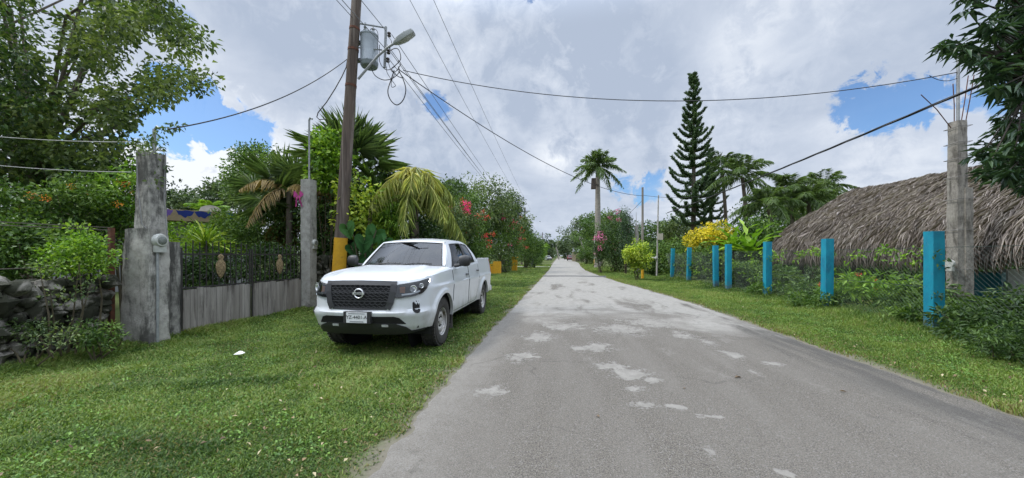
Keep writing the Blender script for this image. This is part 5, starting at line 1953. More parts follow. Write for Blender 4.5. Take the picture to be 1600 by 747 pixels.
# --- big overhanging tree, upper left
polyA = [(-120, -120), (150, -120), (300, -90), (262, -5), (285, 30), (318, 60), (338, 100), (325, 130), (290, 140), (262, 165), (250, 195), (222, 200), (200, 240), (150, 262), (60, 280), (-120, 300)]
def wtA(x, y):
    n_ = mnoise.noise((x / 42, y / 42, 1.5))
    dens = 1.0 if x < 130 else (.85 if x < 210 else .55)
    if 42 < x < 110 and y < 85: dens *= .06
    if x < 42 and y < 120: dens *= .3
    if 95 < x < 170 and y < 30: dens *= .35
    if y > 190 and x < 120: dens = 1
    if x > 150 and 195 < y < 225: dens *= .6
    return max(0, min(1, dens * (.55 + 2.1 * n_)))
pA = px_points(polyA, 900, 7.2, 11.0, wtA)
tA = tree('large spreading tree overhanging the wall and tall pillar at upper left', (-13.0, 7.4, 0), 3.6, .26, pA, .33, 25, .125, .072, Lm['canopy'], n_limb=34, droop=.35, var=.7, limb_k=.2)
# bare twig limbs showing through the crown on the road side
# --- darker tree at the very left
pB = px_points([(-200, -140), (20, -140), (48, 20), (42, 70), (60, 110), (50, 200), (-200, 260)], 260, 6.4, 8.5)
tree('dark fine leaved tree at the left edge of the picture', (-14.2, 5.4, 0), 3.0, .2, pB, .36, 34, .10, .042, Lm['dark'], n_limb=12, limb_k=.3)

# --- shrubs behind the stone wall
SH = 'shrubs behind the stone wall'
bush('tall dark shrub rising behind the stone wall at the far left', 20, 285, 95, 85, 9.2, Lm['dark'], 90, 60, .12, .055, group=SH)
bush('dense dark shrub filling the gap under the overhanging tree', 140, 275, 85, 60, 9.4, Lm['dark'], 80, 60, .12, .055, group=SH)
bush('mid green shrub leaning over the stone wall at the left edge', 25, 345, 80, 60, 6.2, Lm['mid'], 90, 55, .085, .042, group=SH)
bush('orange flowering shrub beside the tall pillar', 150, 330, 62, 52, 6.7, Lm['mid'], 80, 60, .075, .036, flowers=fl_orange, nf=15, fs=.03, group=SH)
bush('yellow green shrub growing up beside the tall pillar', 196, 305, 34, 52, 6.9, Lm['bright'], 40, 40, .09, .045, group=SH)
bush('tangled green shrub topping the stone wall at the left edge', 50, 388, 100, 44, 5.7, Lm['mid'], 110, 50, .07, .035, group=SH, depth=.6)
bush('thin leafy stems hanging over the bare stones of the wall', 95, 440, 70, 34, 4.85, Lm['olive'], 18, 16, .055, .022, group=SH, depth=.5, crad=.13)
bush('leafy weeds climbing the wire beside the rusty post', 125, 400, 52, 40, 5.25, Lm['bright'], 60, 34, .055, .03, group=SH, depth=.6)
bush('low weeds at the foot of the stone wall', 55, 520, 110, 22, 4.6, Lm['olive'], 46, 20, .05, .018, depth=.25, crad=.10, group=SH, name='weed_clump', cat='weeds')
bush('dry low weeds at the foot of the rusty post', 150, 525, 44, 22, 4.95, Lm['mid'], 26, 30, .055, .022, depth=.5, group=SH, name='weed_clump', cat='weeds')
# strap leaved palm at the very left
palm('young palm with long arching leaves at the left edge', (-10.6, 4.55, 0), 1.2, .12, 11, 2.6, .55, Lm['palm'], .55, .045, .35, elev=(.2, 1.2), name='young_palm')

# creeper on top of the tall pillar
pc = np.array([(-6.6 + rng.normal() * .13, 5.0 + rng.normal() * .13, 3.15 + abs(rng.normal()) * .12) for _ in range(16)] + [(-6.45 + rng.normal() * .03, 5.05 + rng.normal() * .1, 2.6 + .5 * rng.random()) for _ in range(5)] + [(-6.5 + .07 * k, 5.05, 3.45 + .02 * k) for k in range(7)])
tag(leaf_obj('creeper', clump_leaves(pc, .09, 12, .065, .035, droop=.3), Lm['olive']), 'small creeper growing on top of the tall pillar', 'creeper')

# --- garden behind the gate
GD = 'garden shrubs behind the gate'
bush('clipped dark shrub close behind the nearer gate leaf', 318, 425, 45, 28, 9.0, Lm['dark'], 50, 60, .09, .045, group=GD)
bush('dark shrub close behind the farther gate leaf', 425, 420, 48, 36, 10.0, Lm['dark'], 60, 60, .09, .045, group=GD)
bush('mid green shrub above the gate between the two ornaments', 385, 372, 44, 36, 11.0, Lm['mid'], 60, 60, .09, .045, group=GD)
bush('light green shrub below the painted house', 300, 372, 46, 24, 12.0, Lm['bright'], 50, 50, .10, .05, group=GD)
bush('tall shrub left of the slim gate pillar', 440, 345, 36, 46, 12.0, Lm['mid'], 60, 60, .10, .05, group=GD)
bush('mixed shrub with dry tips behind the drooping brown fronds', 405, 330, 36, 26, 14.0, Lm['olive'], 50, 50, .11, .05, group=GD)
bush('low green shrub beside the right end of the painted house', 352, 355, 24, 26, 13.0, Lm['mid'], 40, 50, .10, .05, group=GD)


def rosette(label, c, n, L, Wd, mat, name='dracaena', cat='plant', stem_h=None, up=(.1, 1.3), curl=.35):
    """strap leaved plant; every leaf is a chain of three segments"""
    c = Vector(c)
    G = thing(name, label, cat, (c.x, c.y, 0))
    parts = []
    for i in range(n):
        a = i * 2.39996
        el = up[0] + (up[1] - up[0]) * (i + .5) / n
        d = np.array([math.cos(a) * math.cos(el), math.sin(a) * math.cos(el), math.sin(el)])
        q = np.array(c)
        ln = L * rng.uniform(.8, 1.1)
        r_ = float(np.clip(.5 + rng.normal() * .22, 0, 1))
        for s in range(4):
            dd = d.copy()
            dd[2] -= curl * s * .55
            dd = unit(dd)
            parts.append(leaf_arrays(q[None] - dd[None] * ln * .03, dd[None], np.array([[0, 0, 1.0]]), np.array([ln * .36]), np.array([Wd * (1.15 - .2 * s)]), np.array([r_]), fold=.2, curl=.05))
            q = q + dd * ln * .25
    leaf_obj('leaves', parts, mat, G)
    bw(MB().tube([(c.x, c.y, 0), (c.x + .02, c.y, c.z * .5), tuple(c)], [.05, .045, .04], 7), 'stem', stemm, G, True)
    return G


rosette('yellow green dracaena with strap leaves behind the nearer gate leaf', at(322, 384, 9.3), 34, .75, .085, Lm['lime'])
rosette('smaller green dracaena behind the middle of the gate', at(352, 396, 9.8), 24, .6, .07, Lm['bright'])
palm('small light green palm beyond the painted house', tuple(at(325, 400, 20) * 1) [:2] + (0,), 3.9, .10, 12, 1.5, .5, Lm['bright'], .4, .06, .4, name='young_palm')
pC = px_points([(355, 300), (350, 255), (375, 232), (420, 228), (455, 250), (450, 300), (420, 320), (380, 318)], 150, 14.5, 17.5)
tree('loose crowned tree behind the gate garden', tuple(at(402, 400, 16))[:2] + (0,), 2.6, .12, pC, .42, 36, .15, .07, Lm['mid'], 10)
bush('distant dark tree crowns left of the roof vent', 280, 318, 30, 20, 32, Lm['far'], 50, 60, .28, .14, group=GD, name='far_tree', cat='tree')
bush('distant tree crown right of the roof vent', 345, 308, 28, 24, 30, Lm['far'], 50, 60, .28, .14, group=GD, name='far_tree', cat='tree')
bush('distant tree crown behind the loose garden tree', 420, 300, 55, 40, 26, Lm['olive'], 80, 60, .24, .12, group=GD, name='far_tree', cat='tree')

# --- fan palms and shrubs round the utility pole
fan_palm('tall fan palm with stiff leaves behind the utility pole', tuple(at(550, 400, 12.0))[:2] + (0,), 4.35, .2, 38, .85, 1.0, Lm['fan'], dead=6, elev=(-.4, 1.5))
fan_palm('lower fan palm with dry brown leaves left of the slim pillar', tuple(at(455, 400, 12.6))[:2] + (0,), 3.35, .17, 26, .95, 1.0, Lm['fan'], dead=9)
for i, (px, py, d, a, lab) in enumerate([(432, 300, 11.6, 2.7, 0), (445, 302, 11.4, 3.6, 1)]):
    pass
pd_ = at(452, 292, 11.4)
palm('withered palm with hanging brown fronds over the gate garden', (pd_.x, pd_.y, 0), pd_.z - .1, .09, 9, 1.7, .85, Lm['dry'], .42, .04, 1.0, elev=(-.1, .7), name='withered_palm')
pl_ = at(648, 272, 11.2)
palm('drooping palm with pale yellow hanging fronds behind the pickup', (pl_.x, pl_.y, 0), pl_.z - .35, .12, 20, 1.75, 1.0, Lm['pale'], .85, .026, 2.0, elev=(-.1, 1.5), name='drooping_palm', n=44, ruffle=.42)
bush('feathery green shrub crowding the left of the drooping palm', 606, 345, 26, 50, 10.7, Lm['bright'], 50, 40, .16, .035, group='shrubs around the utility pole', droop=.5, crad=.32)
MS = 'shrubs around the utility pole'
bush('bright green shrub climbing up the left of the utility pole', 512, 250, 28, 50, 10.4, Lm['bright'], 56, 28, .14, .08, group=MS, crad=.28)
bush('leafy green shrub right of the utility pole', 580, 338, 30, 58, 11.4, Lm['mid'], 90, 44, .14, .07, group=MS, crad=.38)
bush('bright lime leaved shrub in front of the utility pole foot', 560, 325, 34, 52, 10.0, Lm['lime'], 36, 20, .15, .085, group=MS, crad=.3)
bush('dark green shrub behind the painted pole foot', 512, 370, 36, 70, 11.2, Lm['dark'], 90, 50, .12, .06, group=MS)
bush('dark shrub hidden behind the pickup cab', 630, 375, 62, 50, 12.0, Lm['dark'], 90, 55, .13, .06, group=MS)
bush('mid green shrub between the drooping palm and the red blossoms', 690, 345, 36, 58, 14.5, Lm['olive'], 90, 55, .12, .06, group=MS)
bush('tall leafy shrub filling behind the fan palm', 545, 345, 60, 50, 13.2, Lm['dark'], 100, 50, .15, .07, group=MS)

# elephant ear plant: big single leaves
ee = at(572, 372, 9.15)
EE = thing('elephant_ear_plant', 'big leaved elephant ear plant climbing beside the yellow pole foot', 'plant', (ee.x, ee.y, 0))
ear_m = leafmat('elephant_ear_leaf', (.011, .034, .010), (.018, .055, .016), (.032, .08, .022), trans=.25, rough=.75, spec=.08)
stems = MB()
for (px, py, w, rot_, tone) in ((569, 372, .46, .1, .35), (588, 360, .50, -.5, .6), (541, 352, .40, .5, .9), (604, 372, .36, -.8, .5), (548, 384, .34, .6, .3), (585, 392, .40, -.2, .25), (560, 402, .36, .2, .3), (610, 392, .3, -.6, .45)):
    c = at(px, py, 9.1 + rng.normal() * .12)
    up_ = Vector((.35 + rng.normal() * .2, -.9, .35 + rng.normal() * .15)).normalized()
    dn = Vector((math.sin(rot_) * .7, -.25, -.75)).normalized()
    dn = (dn - up_ * dn.dot(up_)).normalized()
    sd = up_.cross(dn)
    outl = [(0, -.02), (.16, -.20), (.36, -.24), (.50, -.05), (.47, .22), (.33, .50), (.14, .78), (0, .95)]
    V = []
    n_ = len(outl)
    for x, y in outl:
        V.append(c + (sd * x + dn * y - up_ * (.32 * x * x + .22 * y * y) + up_ * .10 * abs(math.sin(y * 9)) * x) * w)
    for x, y in outl[1:-1]:
        V.append(c + (-sd * x + dn * y - up_ * (.32 * x * x + .22 * y * y) + up_ * .10 * abs(math.sin(y * 9)) * x) * w)
    spine = [c + (dn * y - up_ * .22 * y * y - up_ * .03) * w for y in (.0, .2, .45, .7)]
    k0 = len(V)
    V += spine
    F = []
    right = list(range(n_))
    left = [0] + list(range(n_, n_ + n_ - 2)) + [n_ - 1]
    for side_ in (right, left):
        for i in range(n_ - 1):
            s0 = k0 + min(3, i // 2)
            s1 = k0 + min(3, (i + 1) // 2)
            F.append((side_[i], side_[i + 1], s1))
            if s1 != s0: F.append((side_[i], s1, s0))
    me = np_mesh('leaf', np.array([tuple(v - EE.location) for v in V]), np.array(F), np.full(len(F), tone))
    link('leaf', me, ear_m, EE)
    stems.tube([(ee.x + rng.normal() * .06, ee.y, .02), c.lerp(Vector((ee.x, ee.y, c.z)), .4) - Vector((0, 0, .3)), c], [.022, .016, .01], 5)
bw(stems, 'stalks', stemm, EE, True)

# --- left side of the street, farther on
BG = 'flowering hedge shrubs along the left verge'
bush('bougainvillea with crimson blossoms behind the pickup bed', 728, 370, 36, 56, 19, Lm['mid'], 150, 60, .12, .06, flowers=fl_red, nf=26, fs=.075, group=BG)
bush('pink blossomed bougainvillea above the yellow gate pillars', 776, 375, 38, 46, 32, Lm['mid'], 150, 60, .17, .085, flowers=fl_pink, nf=26, fs=.09, group=BG)
bush('upper pink spray of bougainvillea beside the drooping palm', 716, 345, 26, 26, 17.5, Lm['olive'], 60, 50, .12, .06, flowers=fl_pink, nf=12, fs=.09, group=BG)
bush('reddish flowering shrub over the second yellow pillar', 798, 374, 22, 38, 38, Lm['olive'], 90, 50, .16, .08, flowers=fl_red, nf=16, fs=.08, group=BG)
bush('rounded green hedge shrub beyond the yellow pillars', 822, 385, 22, 32, 43, Lm['mid'], 80, 55, .2, .1, group=BG)
bush('darker hedge shrub farther along the left verge', 836, 392, 14, 22, 58, Lm['dark'], 60, 50, .26, .13, group=BG)
bush('last green shrub of the left hedge near the far cars', 846, 392, 9, 17, 80, Lm['bright'], 40, 40, .3, .16, group=BG)
bush('dark green shrub between hedge and tree behind the pickup', 700, 372, 30, 40, 18, Lm['mid'], 70, 50, .12, .06, group=BG)
FT = 'trees along the street in the distance'
for (px, py, rx, ry, d, mt, lab, K) in [
    (745, 328, 70, 42, 32, 'olive', 'broad olive green tree rising above the bougainvillea', 190),
    (706, 318, 34, 34, 27, 'mid', 'green tree just right of the drooping palm', 110),
    (795, 328, 26, 24, 44, 'far', 'grey green tree left of the crossarm pole', 90),
    (815, 362, 20, 26, 58, 'olive', 'small tree below the crossarm pole', 80),
    (856, 388, 16, 16, 120, 'far', 'far tree at the left end of the street', 60),
    (882, 386, 18, 15, 150, 'far', 'far tree closing the end of the road', 60),
    (908, 368, 28, 34, 92, 'far', 'tall loose tree beyond the far red car', 130),
    (940, 362, 34, 30, 72, 'mid', 'green tree behind the royal palm trunk', 130),
    (962, 352, 22, 18, 52, 'olive', 'small olive tree right of the royal palm', 90),
    (1030, 372, 40, 34, 44, 'mid', 'bushy green tree behind the thin grey pole', 130),
    (1068, 366, 34, 28, 38, 'olive', 'green tree at the foot of the tall pine', 120),
    (985, 388, 26, 30, 48, 'dark', 'dark tree behind the dead palm trunk', 100),
    (1215, 345, 60, 42, 33, 'dark', 'dark green tree mass left of the thatched roof', 150),
    (1275, 325, 44, 34, 29, 'olive', 'green tree rising behind the thatched roof end', 120),
]:
    c = at(px, py, d)
    R_, Rz = rx / FPX * d, ry / FPX * d
    pts = ell_points(c, (R_, R_ * .8, Rz), K, lo=.3, amp=.45)
    pts[:, 2] = np.maximum(pts[:, 2], .5)
    tree(lab, (c.x, c.y, 0), max(1.0, c.z - Rz * .55), .05 + .035 * Rz, pts, R_ * .27, 44, .05 + .0042 * d + .03 * R_ / 2, .03 + .0022 * d + .012 * R_ / 2, Lm[mt], n_limb=7, group=FT)
# low trunks band at the end of the street
for (px, d, h_, lab) in ((869, 140, 6.5, 'pale bare trunk standing left of the far red car'), (909, 84, 6.0, 'pale leaning trunk right of the far red car')):
    c = at(px, 400, d)
    T_ = thing('bare_trunk', lab, 'trunk', (c.x, c.y, 0))
    bw(MB().tube([(c.x + 1.0, c.y, 0), (c.x + .5, c.y, h_ * .5), (c.x - .6, c.y, h_)], [.28, .24, .18], 8).tube([(c.x - .3, c.y, h_ * .8), (c.x + .9, c.y, h_ * 1.1)], [.14, .06], 6), 'trunk', pmat('pale_bark', (.30, .28, .25), (.22, .2, .18), 4, .95), T_, True)

# --- right side of the street
RS = 'shrubs along the right verge'
bush('dark bushy bougainvillea at the bend of the right verge', 962, 380, 34, 46, 33, Lm['dark'], 150, 60, .17, .08, flowers=fl_mauve, nf=10, fs=.12, group=RS)
bush('mauve blossoms on the left face of the right verge hedge', 938, 388, 12, 20, 31, Lm['dark'], 40, 40, .15, .07, flowers=fl_mauve, nf=8, fs=.12, group=RS)
bush('green hedge right of the far road end', 917, 395, 14, 20, 62, Lm['mid'], 70, 50, .24, .12, group=RS)
bush('columnar dark cypress behind the right verge hedge', 978, 368, 7, 42, 29, Lm['glossy'], 50, 60, .12, .05, group=RS, name='cypress', cat='tree')
bush('yellow green croton bush in front of the wooden pole', 996, 398, 19, 24, 21.6, Lm['lime'], 70, 44, .16, .07, group=RS, up=1.0)
bush('golden yellow leaved bush above the turquoise posts', 1112, 374, 34, 20, 20.5, Lm['croton'], 90, 50, .17, .075, group=RS)
bush('green lower part of the hedge under the golden bush', 1112, 415, 34, 34, 19.5, Lm['mid'], 90, 50, .15, .07, group=RS)
bush('dense hedge behind the two farthest turquoise posts', 1056, 405, 36, 34, 26, Lm['mid'], 110, 50, .17, .08, group=RS)
bush('vine covered hedge left of the farthest turquoise post', 1022, 412, 14, 30, 27, Lm['dark'], 60, 50, .16, .08, group=RS)
bush('leafy dark shrub left of the third turquoise post', 1165, 432, 28, 26, 15.2, Lm['mid'], 60, 50, .14, .055, group=RS)
bush('tall green shrub behind the single turquoise post', 1190, 385, 40, 44, 19, Lm['mid'], 110, 50, .18, .08, group=RS)
bush('low shrub between the hut roof and the turquoise post', 1228, 440, 20, 22, 13.4, Lm['mid'], 60, 46, .14, .05, group=RS)
rosette('broad leaved banana like plant left of the thatched roof', at(1172, 398, 17.5), 20, 1.9, .34, Lm['bright'], 'banana_plant', up=(.35, 1.35), curl=.45)
rosette('second broad leaved plant under the coconut palms', at(1146, 392, 18.5), 16, 1.7, .32, Lm['bright'], 'banana_plant', up=(.35, 1.35), curl=.45)

GP = 'garden plants behind the chain link fence'
bush('leafy garden plant behind the fence next to the second post', 1258, 458, 26, 22, 11.3, Lm['mid'], 34, 24, .17, .05, group=GP, droop=.3, crad=.26)
bush('garden plant with red buds between the two nearest posts', 1335, 452, 32, 22, 9.6, Lm['bright'], 34, 18, .19, .055, flowers=fl_red, nf=5, fs=.03, group=GP, droop=.3, crad=.28)
bush('bright leafed garden plant left of the nearest post', 1392, 455, 34, 24, 9.2, Lm['bright'], 28, 16, .19, .055, group=GP, droop=.3, crad=.28)
bush('bushy garden plant touching the nearest turquoise post', 1420, 470, 26, 34, 8.5, Lm['mid'], 56, 24, .16, .05, group=GP, droop=.3, crad=.25)
bush('low garden plant on the lawn in front of the hut', 1300, 476, 30, 12, 10.2, Lm['mid'], 24, 30, .14, .05, group=GP, droop=.3, crad=.2)
bush('dark leafy plant between nearest post and concrete pole', 1470, 482, 20, 32, 8.1, Lm['mid'], 44, 34, .15, .05, group=GP, droop=.3, crad=.22)
bush('tangled dark shrub in front of the concrete pole foot', 1500, 512, 56, 26, 7.2, Lm['mid'], 64, 40, .13, .04, group=GP, droop=.2, crad=.22)
bush('tall dark shrub at the right edge under the tree', 1600, 512, 44, 48, 6.3, Lm['dark'], 110, 36, .15, .04, group=GP, droop=.3, crad=.26)
bush('low dark weeds spilling onto the right verge', 1560, 548, 70, 26, 5.9, Lm['dark'], 90, 40, .11, .032, group=GP, droop=.2, crad=.18)
bush('weeds at the foot of the nearest turquoise post', 1440, 505, 40, 14, 7.4, Lm['mid'], 50, 34, .10, .035, group=GP, crad=.13)
bush('weeds at the foot of the second turquoise post', 1285, 485, 40, 12, 9.7, Lm['mid'], 50, 34, .10, .035, group=GP, crad=.13)
bush('weeds along the fence foot near the third post', 1200, 463, 34, 9, 12.6, Lm['mid'], 40, 34, .11, .04, group=GP, crad=.14)
bush('ragged dark weeds at the right edge of the verge', 1590, 585, 60, 26, 4.9, Lm['dark'], 50, 30, .09, .022, group=GP, droop=0, crad=.12, name='weed_clump', cat='weeds')
# slender leafy twigs among the shrub at the right edge
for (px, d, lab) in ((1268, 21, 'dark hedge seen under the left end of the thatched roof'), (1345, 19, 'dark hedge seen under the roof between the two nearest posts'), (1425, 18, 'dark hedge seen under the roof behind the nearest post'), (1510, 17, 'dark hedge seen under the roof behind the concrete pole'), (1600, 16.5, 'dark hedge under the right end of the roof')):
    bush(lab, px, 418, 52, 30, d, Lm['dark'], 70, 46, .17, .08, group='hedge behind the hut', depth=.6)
# creeper along the top wire
pts = []
for k in range(46):
    y = 7.9 + 6 * rng.random()
    if mnoise.noise((y * 1.5, 0, 0)) > -.25:
        pts.append((7.19 + rng.normal() * .05, y, 1.56 + rng.normal() * .05 - (.25 * rng.random() if rng.random() < .3 else 0)))
for k in range(40):
    pts.append((7.19 + rng.normal() * .05, 14 + 10 * rng.random(), .4 + 1.2 * rng.random()))
tag(leaf_obj('creeper', clump_leaves(pts, .12, 12, .075, .045, droop=.2), Lm['bright']), 'yellow green creeper running along the top wire of the fence', 'creeper')
# creeper on the nearest post
pts = [(7.08 + rng.normal() * .10, 7.68 + rng.normal() * .04, .3 + 1.35 * rng.random()) for _ in range(9)]
tag(leaf_obj('creeper', clump_leaves(pts, .07, 7, .07, .035, droop=.3), Lm['dark']), 'thin creeper climbing the face of the nearest turquoise post', 'creeper')

# --- coconut palms behind the garden
CPG = 'coconut palms behind the right garden'
for (px, py, d, fl, nf, lab) in [(1160, 276, 27, 3.2, 15, 'coconut palm with long arching fronds right of the pine'), (1128, 262, 31, 3.0, 12, 'coconut palm partly hidden behind the pine'),
                                 (1232, 300, 25, 2.6, 14, 'coconut palm left of the thatched roof, second from the pine'), (1284, 292, 31, 3.0, 14, 'coconut palm rising just behind the thatched roof end'),
                                 (1200, 318, 23, 2.4, 13, 'lower bushy coconut palm between the taller palms'), (1262, 312, 24, 2.3, 13, 'short coconut palm beside the roof end')]:
    c = at(px, py, d)
    palm(lab, (c.x + .4, c.y, 0), c.z - .1, .13, nf + 2, fl * 1.1, .60, Lm['palm'], .66, .036, .6, ruffle=.22, elev=(-.2, 1.45), lean=(-.4, 0), group=CPG, n=58)
# --- royal palm
c = at(934, 258, 45)
palm('tall royal palm standing above the right verge of the road', (c.x, c.y, 0), c.z - 1.5, .29, 22, 3.5, .48, Lm['palm'], .80, .065, .5, elev=(-.45, 1.5), ruffle=.38, trunk_m=pmat('royal_palm_trunk', (.31, .285, .25), (.22, .20, .175), 3, .9, .3, 20, stretch=(1, 1, 2)), bulge=.15, shaft=1.5, n=64)
rb = at(928, 287, 44.4)
o = MB().box(rb.x - .35, rb.x + .25, rb.y - .3, rb.y + .3, rb.z - .65, rb.z + .65, taper=.06).tube([(rb.x + .1, rb.y, rb.z - .1), (rb.x + .6, rb.y + .4, rb.z - .1)], .06, 6)
tag(o.build('loudspeaker_box', pmat('brown_box', (.08, .06, .05), (.05, .04, .035), 4, .8)), 'dark box fixed high on the royal palm trunk', 'box')

# --- Norfolk pines
def pine(label, px, d, ytop, ybot, w, dens=1.0, group=None):
    b = at(px, 400, d)
    ht = CAMZ + (400 - ytop) / FPX * d
    z0 = CAMZ + (400 - ybot) / FPX * d
    G = thing('norfolk_pine', label, 'pine', (b.x, b.y, 0), 0, group)
    mb = MB().tube([(b.x, b.y, -.05), (b.x + .05, b.y, ht * .5), (b.x, b.y, ht)], [.24, .15, .03], 10)
    P_, D_, U_, Q = [], [], [], []
    z = z0
    k = 0
    while z < ht - .15:
        u = (z - z0) / (ht - z0)
        ln = (w * (1 - u) ** 1.02 * (1 if u > .12 else .72 + 2.2 * u) + .20) * rng.uniform(.88, 1.08)
        nb_ = 6 if u < .85 else 5
        a0 = rng.uniform(0, 6.28)
        for i in range(nb_):
            if rng.random() < .11: continue
            a = a0 + 2 * math.pi * i / nb_ + rng.normal() * .1
            l_ = ln * rng.uniform(.62, 1.14)
            rise = .10 + .42 * u
            pth = []
            for s in np.linspace(0, 1, 9):
                pth.append(np.array([b.x + math.cos(a) * l_ * s, b.y + math.sin(a) * l_ * s, z + l_ * (rise * s - .22 * math.sin(math.pi * s * .8) * (1 - u) + .30 * s ** 3)]))
            mb.tube([pth[0], pth[4], pth[8]], [.035 * (1 - u) + .012, .02, .006], 4)
            n_ = int((60 + 120 * l_) * dens)
            s = rng.random(n_) ** .8
            s = .10 + .92 * s
            i0 = np.clip((s * 8).astype(int), 0, 7)
            pth = np.array(pth)
            f = (s * 8 - i0)[:, None]
            base_ = pth[i0] * (1 - f) + pth[i0 + 1] * f
            dirb = unit(pth[i0 + 1] - pth[i0])
            lat = rand_dirs(n_)
            lat[:, 2] *= .6
            off = (np.array([-math.sin(a), math.cos(a), 0])[None] * rng.normal(size=(n_, 1)) * .11 * (1.15 - s)[:, None] * (1 + l_ * .5))
            P_.append(base_ + off)
            D_.append(dirb * .7 + lat * .9 + np.array([0, 0, .45]))
            U_.append(rand_dirs(n_))
            Q.append(np.clip(.5 + .12 * rng.normal() + rng.normal(size=n_) * .17, 0, 1))
        k += 1
        z += (.46 + .24 * (1 - u)) * rng.uniform(.85, 1.15) * (1 if u < .9 else .7)
    P_, D_, U_, Q = map(np.concatenate, (P_, D_, U_, Q))
    bw(mb, 'trunk', bark, G, True)
    leaf_obj('crown', leaf_arrays(P_, D_, U_, rng.uniform(.14, .28, len(P_)), np.full(len(P_), .07), Q), Lm['pine'], G)


pine('tall slender norfolk pine rising above the right side of the street', 1083, 30, 113, 347, 2.4, 1.7)
pine('shorter pine standing close behind the tall norfolk pine', 1110, 34, 232, 350, 1.6, 1.0)

# --- tree with drooping dark leaves, upper right
TR = thing('mango_tree', 'dark leaved tree reaching in at the upper right corner', 'tree', (10.6, 5.0, 0))
tips = []
for (px, py, n_, sp_) in [(1512, 2, 3, 12), (1482, 74, 3, 10), (1502, 78, 3, 10), (1525, 88, 4, 14), (1548, 92, 5, 16), (1575, 70, 6, 20), (1598, 60, 6, 22), (1580, 30, 6, 20), (1560, 52, 5, 16), (1555, 35, 3, 12), (1600, 15, 6, 22), (1545, 112, 4, 14), (1565, 108, 5, 16),
                          (1590, 100, 6, 22), (1558, 138, 4, 14), (1585, 140, 6, 22), (1605, 130, 6, 22), (1600, 170, 6, 22), (1578, 185, 4, 14), (1592, 205, 5, 18), (1545, 238, 4, 14), (1562, 225, 5, 16), (1585, 235, 6, 22), (1602, 245, 6, 22),
                          (1560, 262, 4, 14), (1588, 268, 6, 20), (1540, 268, 3, 10), (1605, 282, 5, 18), (1650, 60, 14, 45), (1650, 160, 14, 45), (1650, 250, 12, 40), (1700, 120, 14, 60), (1720, 220, 12, 60), (1620, 0, 10, 40), (1690, 10, 12, 50), (1575, -20, 8, 30), (1640, -60, 16, 70), (1530, -30, 5, 25)]:
    for _ in range(n_):
        tips.append(at(px + rng.normal() * sp_ * .5, py + rng.normal() * sp_ * .5, rng.uniform(4.4, 5.6)))
tips = np.array([tuple(t_) for t_ in tips])
mb = MB()
top = Vector((10.4, 5.0, 2.6))
mb.tube([(10.6, 5.0, -.05), (10.5, 5.05, 1.2), tuple(top)], [.24, .19, .16], 10)
mains = [Vector(at(1640, 40, 5.0)), Vector(at(1625, 130, 4.9)), Vector(at(1640, 235, 5.1)), Vector(at(1640, -30, 5.2))]
for m_ in mains:
    mb.tube([top, top.lerp(m_, .5) + Vector((0, 0, .25)), m_], [.10, .07, .045], 7)
for t_ in tips:
    v = Vector(t_)
    j = min(mains, key=lambda q: (q - v).length)
    mb.tube([j, j.lerp(v, .5) + Vector((0, 0, .10)) + Vector(rng.normal(size=3)) * .05, v], [.022, .012, .005], 4)
bw(mb, 'trunk', pmat('dark_bark', (.05, .04, .032), (.03, .025, .02), 9, .95), TR, True)
n_ = 15
P_ = np.repeat(tips, n_, 0) + rng.normal(size=(len(tips) * n_, 3)) * .03
a_ = rng.uniform(0, 2 * math.pi, len(P_))
D_ = np.stack([np.cos(a_), np.sin(a_), rng.uniform(-1.0, .45, len(P_))], 1)
U_ = np.tile([0, 0, 1.0], (len(P_), 1)) + rng.normal(size=(len(P_), 3)) * .25
leaf_obj('crown', leaf_arrays(P_, D_, U_, rng.uniform(.13, .22, len(P_)), rng.uniform(.036, .052, len(P_)), np.clip(.45 + rng.normal(size=len(P_)) * .22, 0, 1), fold=.2, curl=.3), Lm['glossy'], TR)
# ------------------------------------------------------------------ overhead cables
def cable(name, label, a, b, sag, r, mat=cable_m, n=28, group=None, cat='cable'):
    a, b = Vector(a), Vector(b)
    pts = [a.lerp(b, i / n) - Vector((0, 0, sag * 4 * (i / n) * (1 - i / n))) for i in range(n + 1)]
    o = MB().tube(pts, r, 5).build(name, mat, None, True)
    return tag(o, label, cat, group)


G1 = 'street lines along the left side'
same = 'one of the parallel secondary lines running from the utility pole down the street'
for k, (px, py) in enumerate(((612, 54), (610, 81), (609, 94), (605, 70))):
    q = at(px, py, 9.45)
    cable('power_line', same, q, (-6.2 + .12 * k, 66, 7.9 - .28 * k), .55, .009, lead_m, 40, G1)
same2 = 'one of the two high lines crossing the sky right of the street lamp'
for x, z in ((-4.95, 10.22), (-4.15, 10.22)):
    cable('high_power_line', same2, (x, 8.8, z), (x - .9, 66, 9.9), .5, .009, lead_m, 40, G1)
    cable('high_power_line', same2, (x + .2, -42, z), (x, 8.8, z), .5, .009, lead_m, 40, G1)
same3 = 'one of the lines reaching the utility pole from behind the camera'
for (x, z, qx, qz) in ((-5.2, 8.0, 553, 30), (-5.0, 8.2, 603, 48), (-5.0, 7.7, 601, 75)):
    cable('power_line', same3, (x, -40, z), at(qx, qz, 9.45), .5, .009, lead_m, 40, G1)
cable('service_cable', 'cable sagging across the road from utility pole to concrete pole mast', at(630, 110, 9.4), at(1496, 113, 8.0), .72, .010)
cable('service_cable', 'short slack loop beside the mast of the concrete pole', at(1452, 118, 8.05), at(1496, 122, 8.0), .09, .007)
cable('service_cable', 'cable running from utility pole down to the wooden pole on the right', at(622, 108, 9.4), at(1004, 306, 23), .75, .013)
cable('service_cable', 'cable from the wooden pole rightwards to the pine', at(1004, 305, 23), at(1100, 306, 26), .15, .012)
cable('service_cable', 'stay cable slanting left from the wooden pole top', at(1004, 313, 23), at(975, 342, 28), .0, .012)
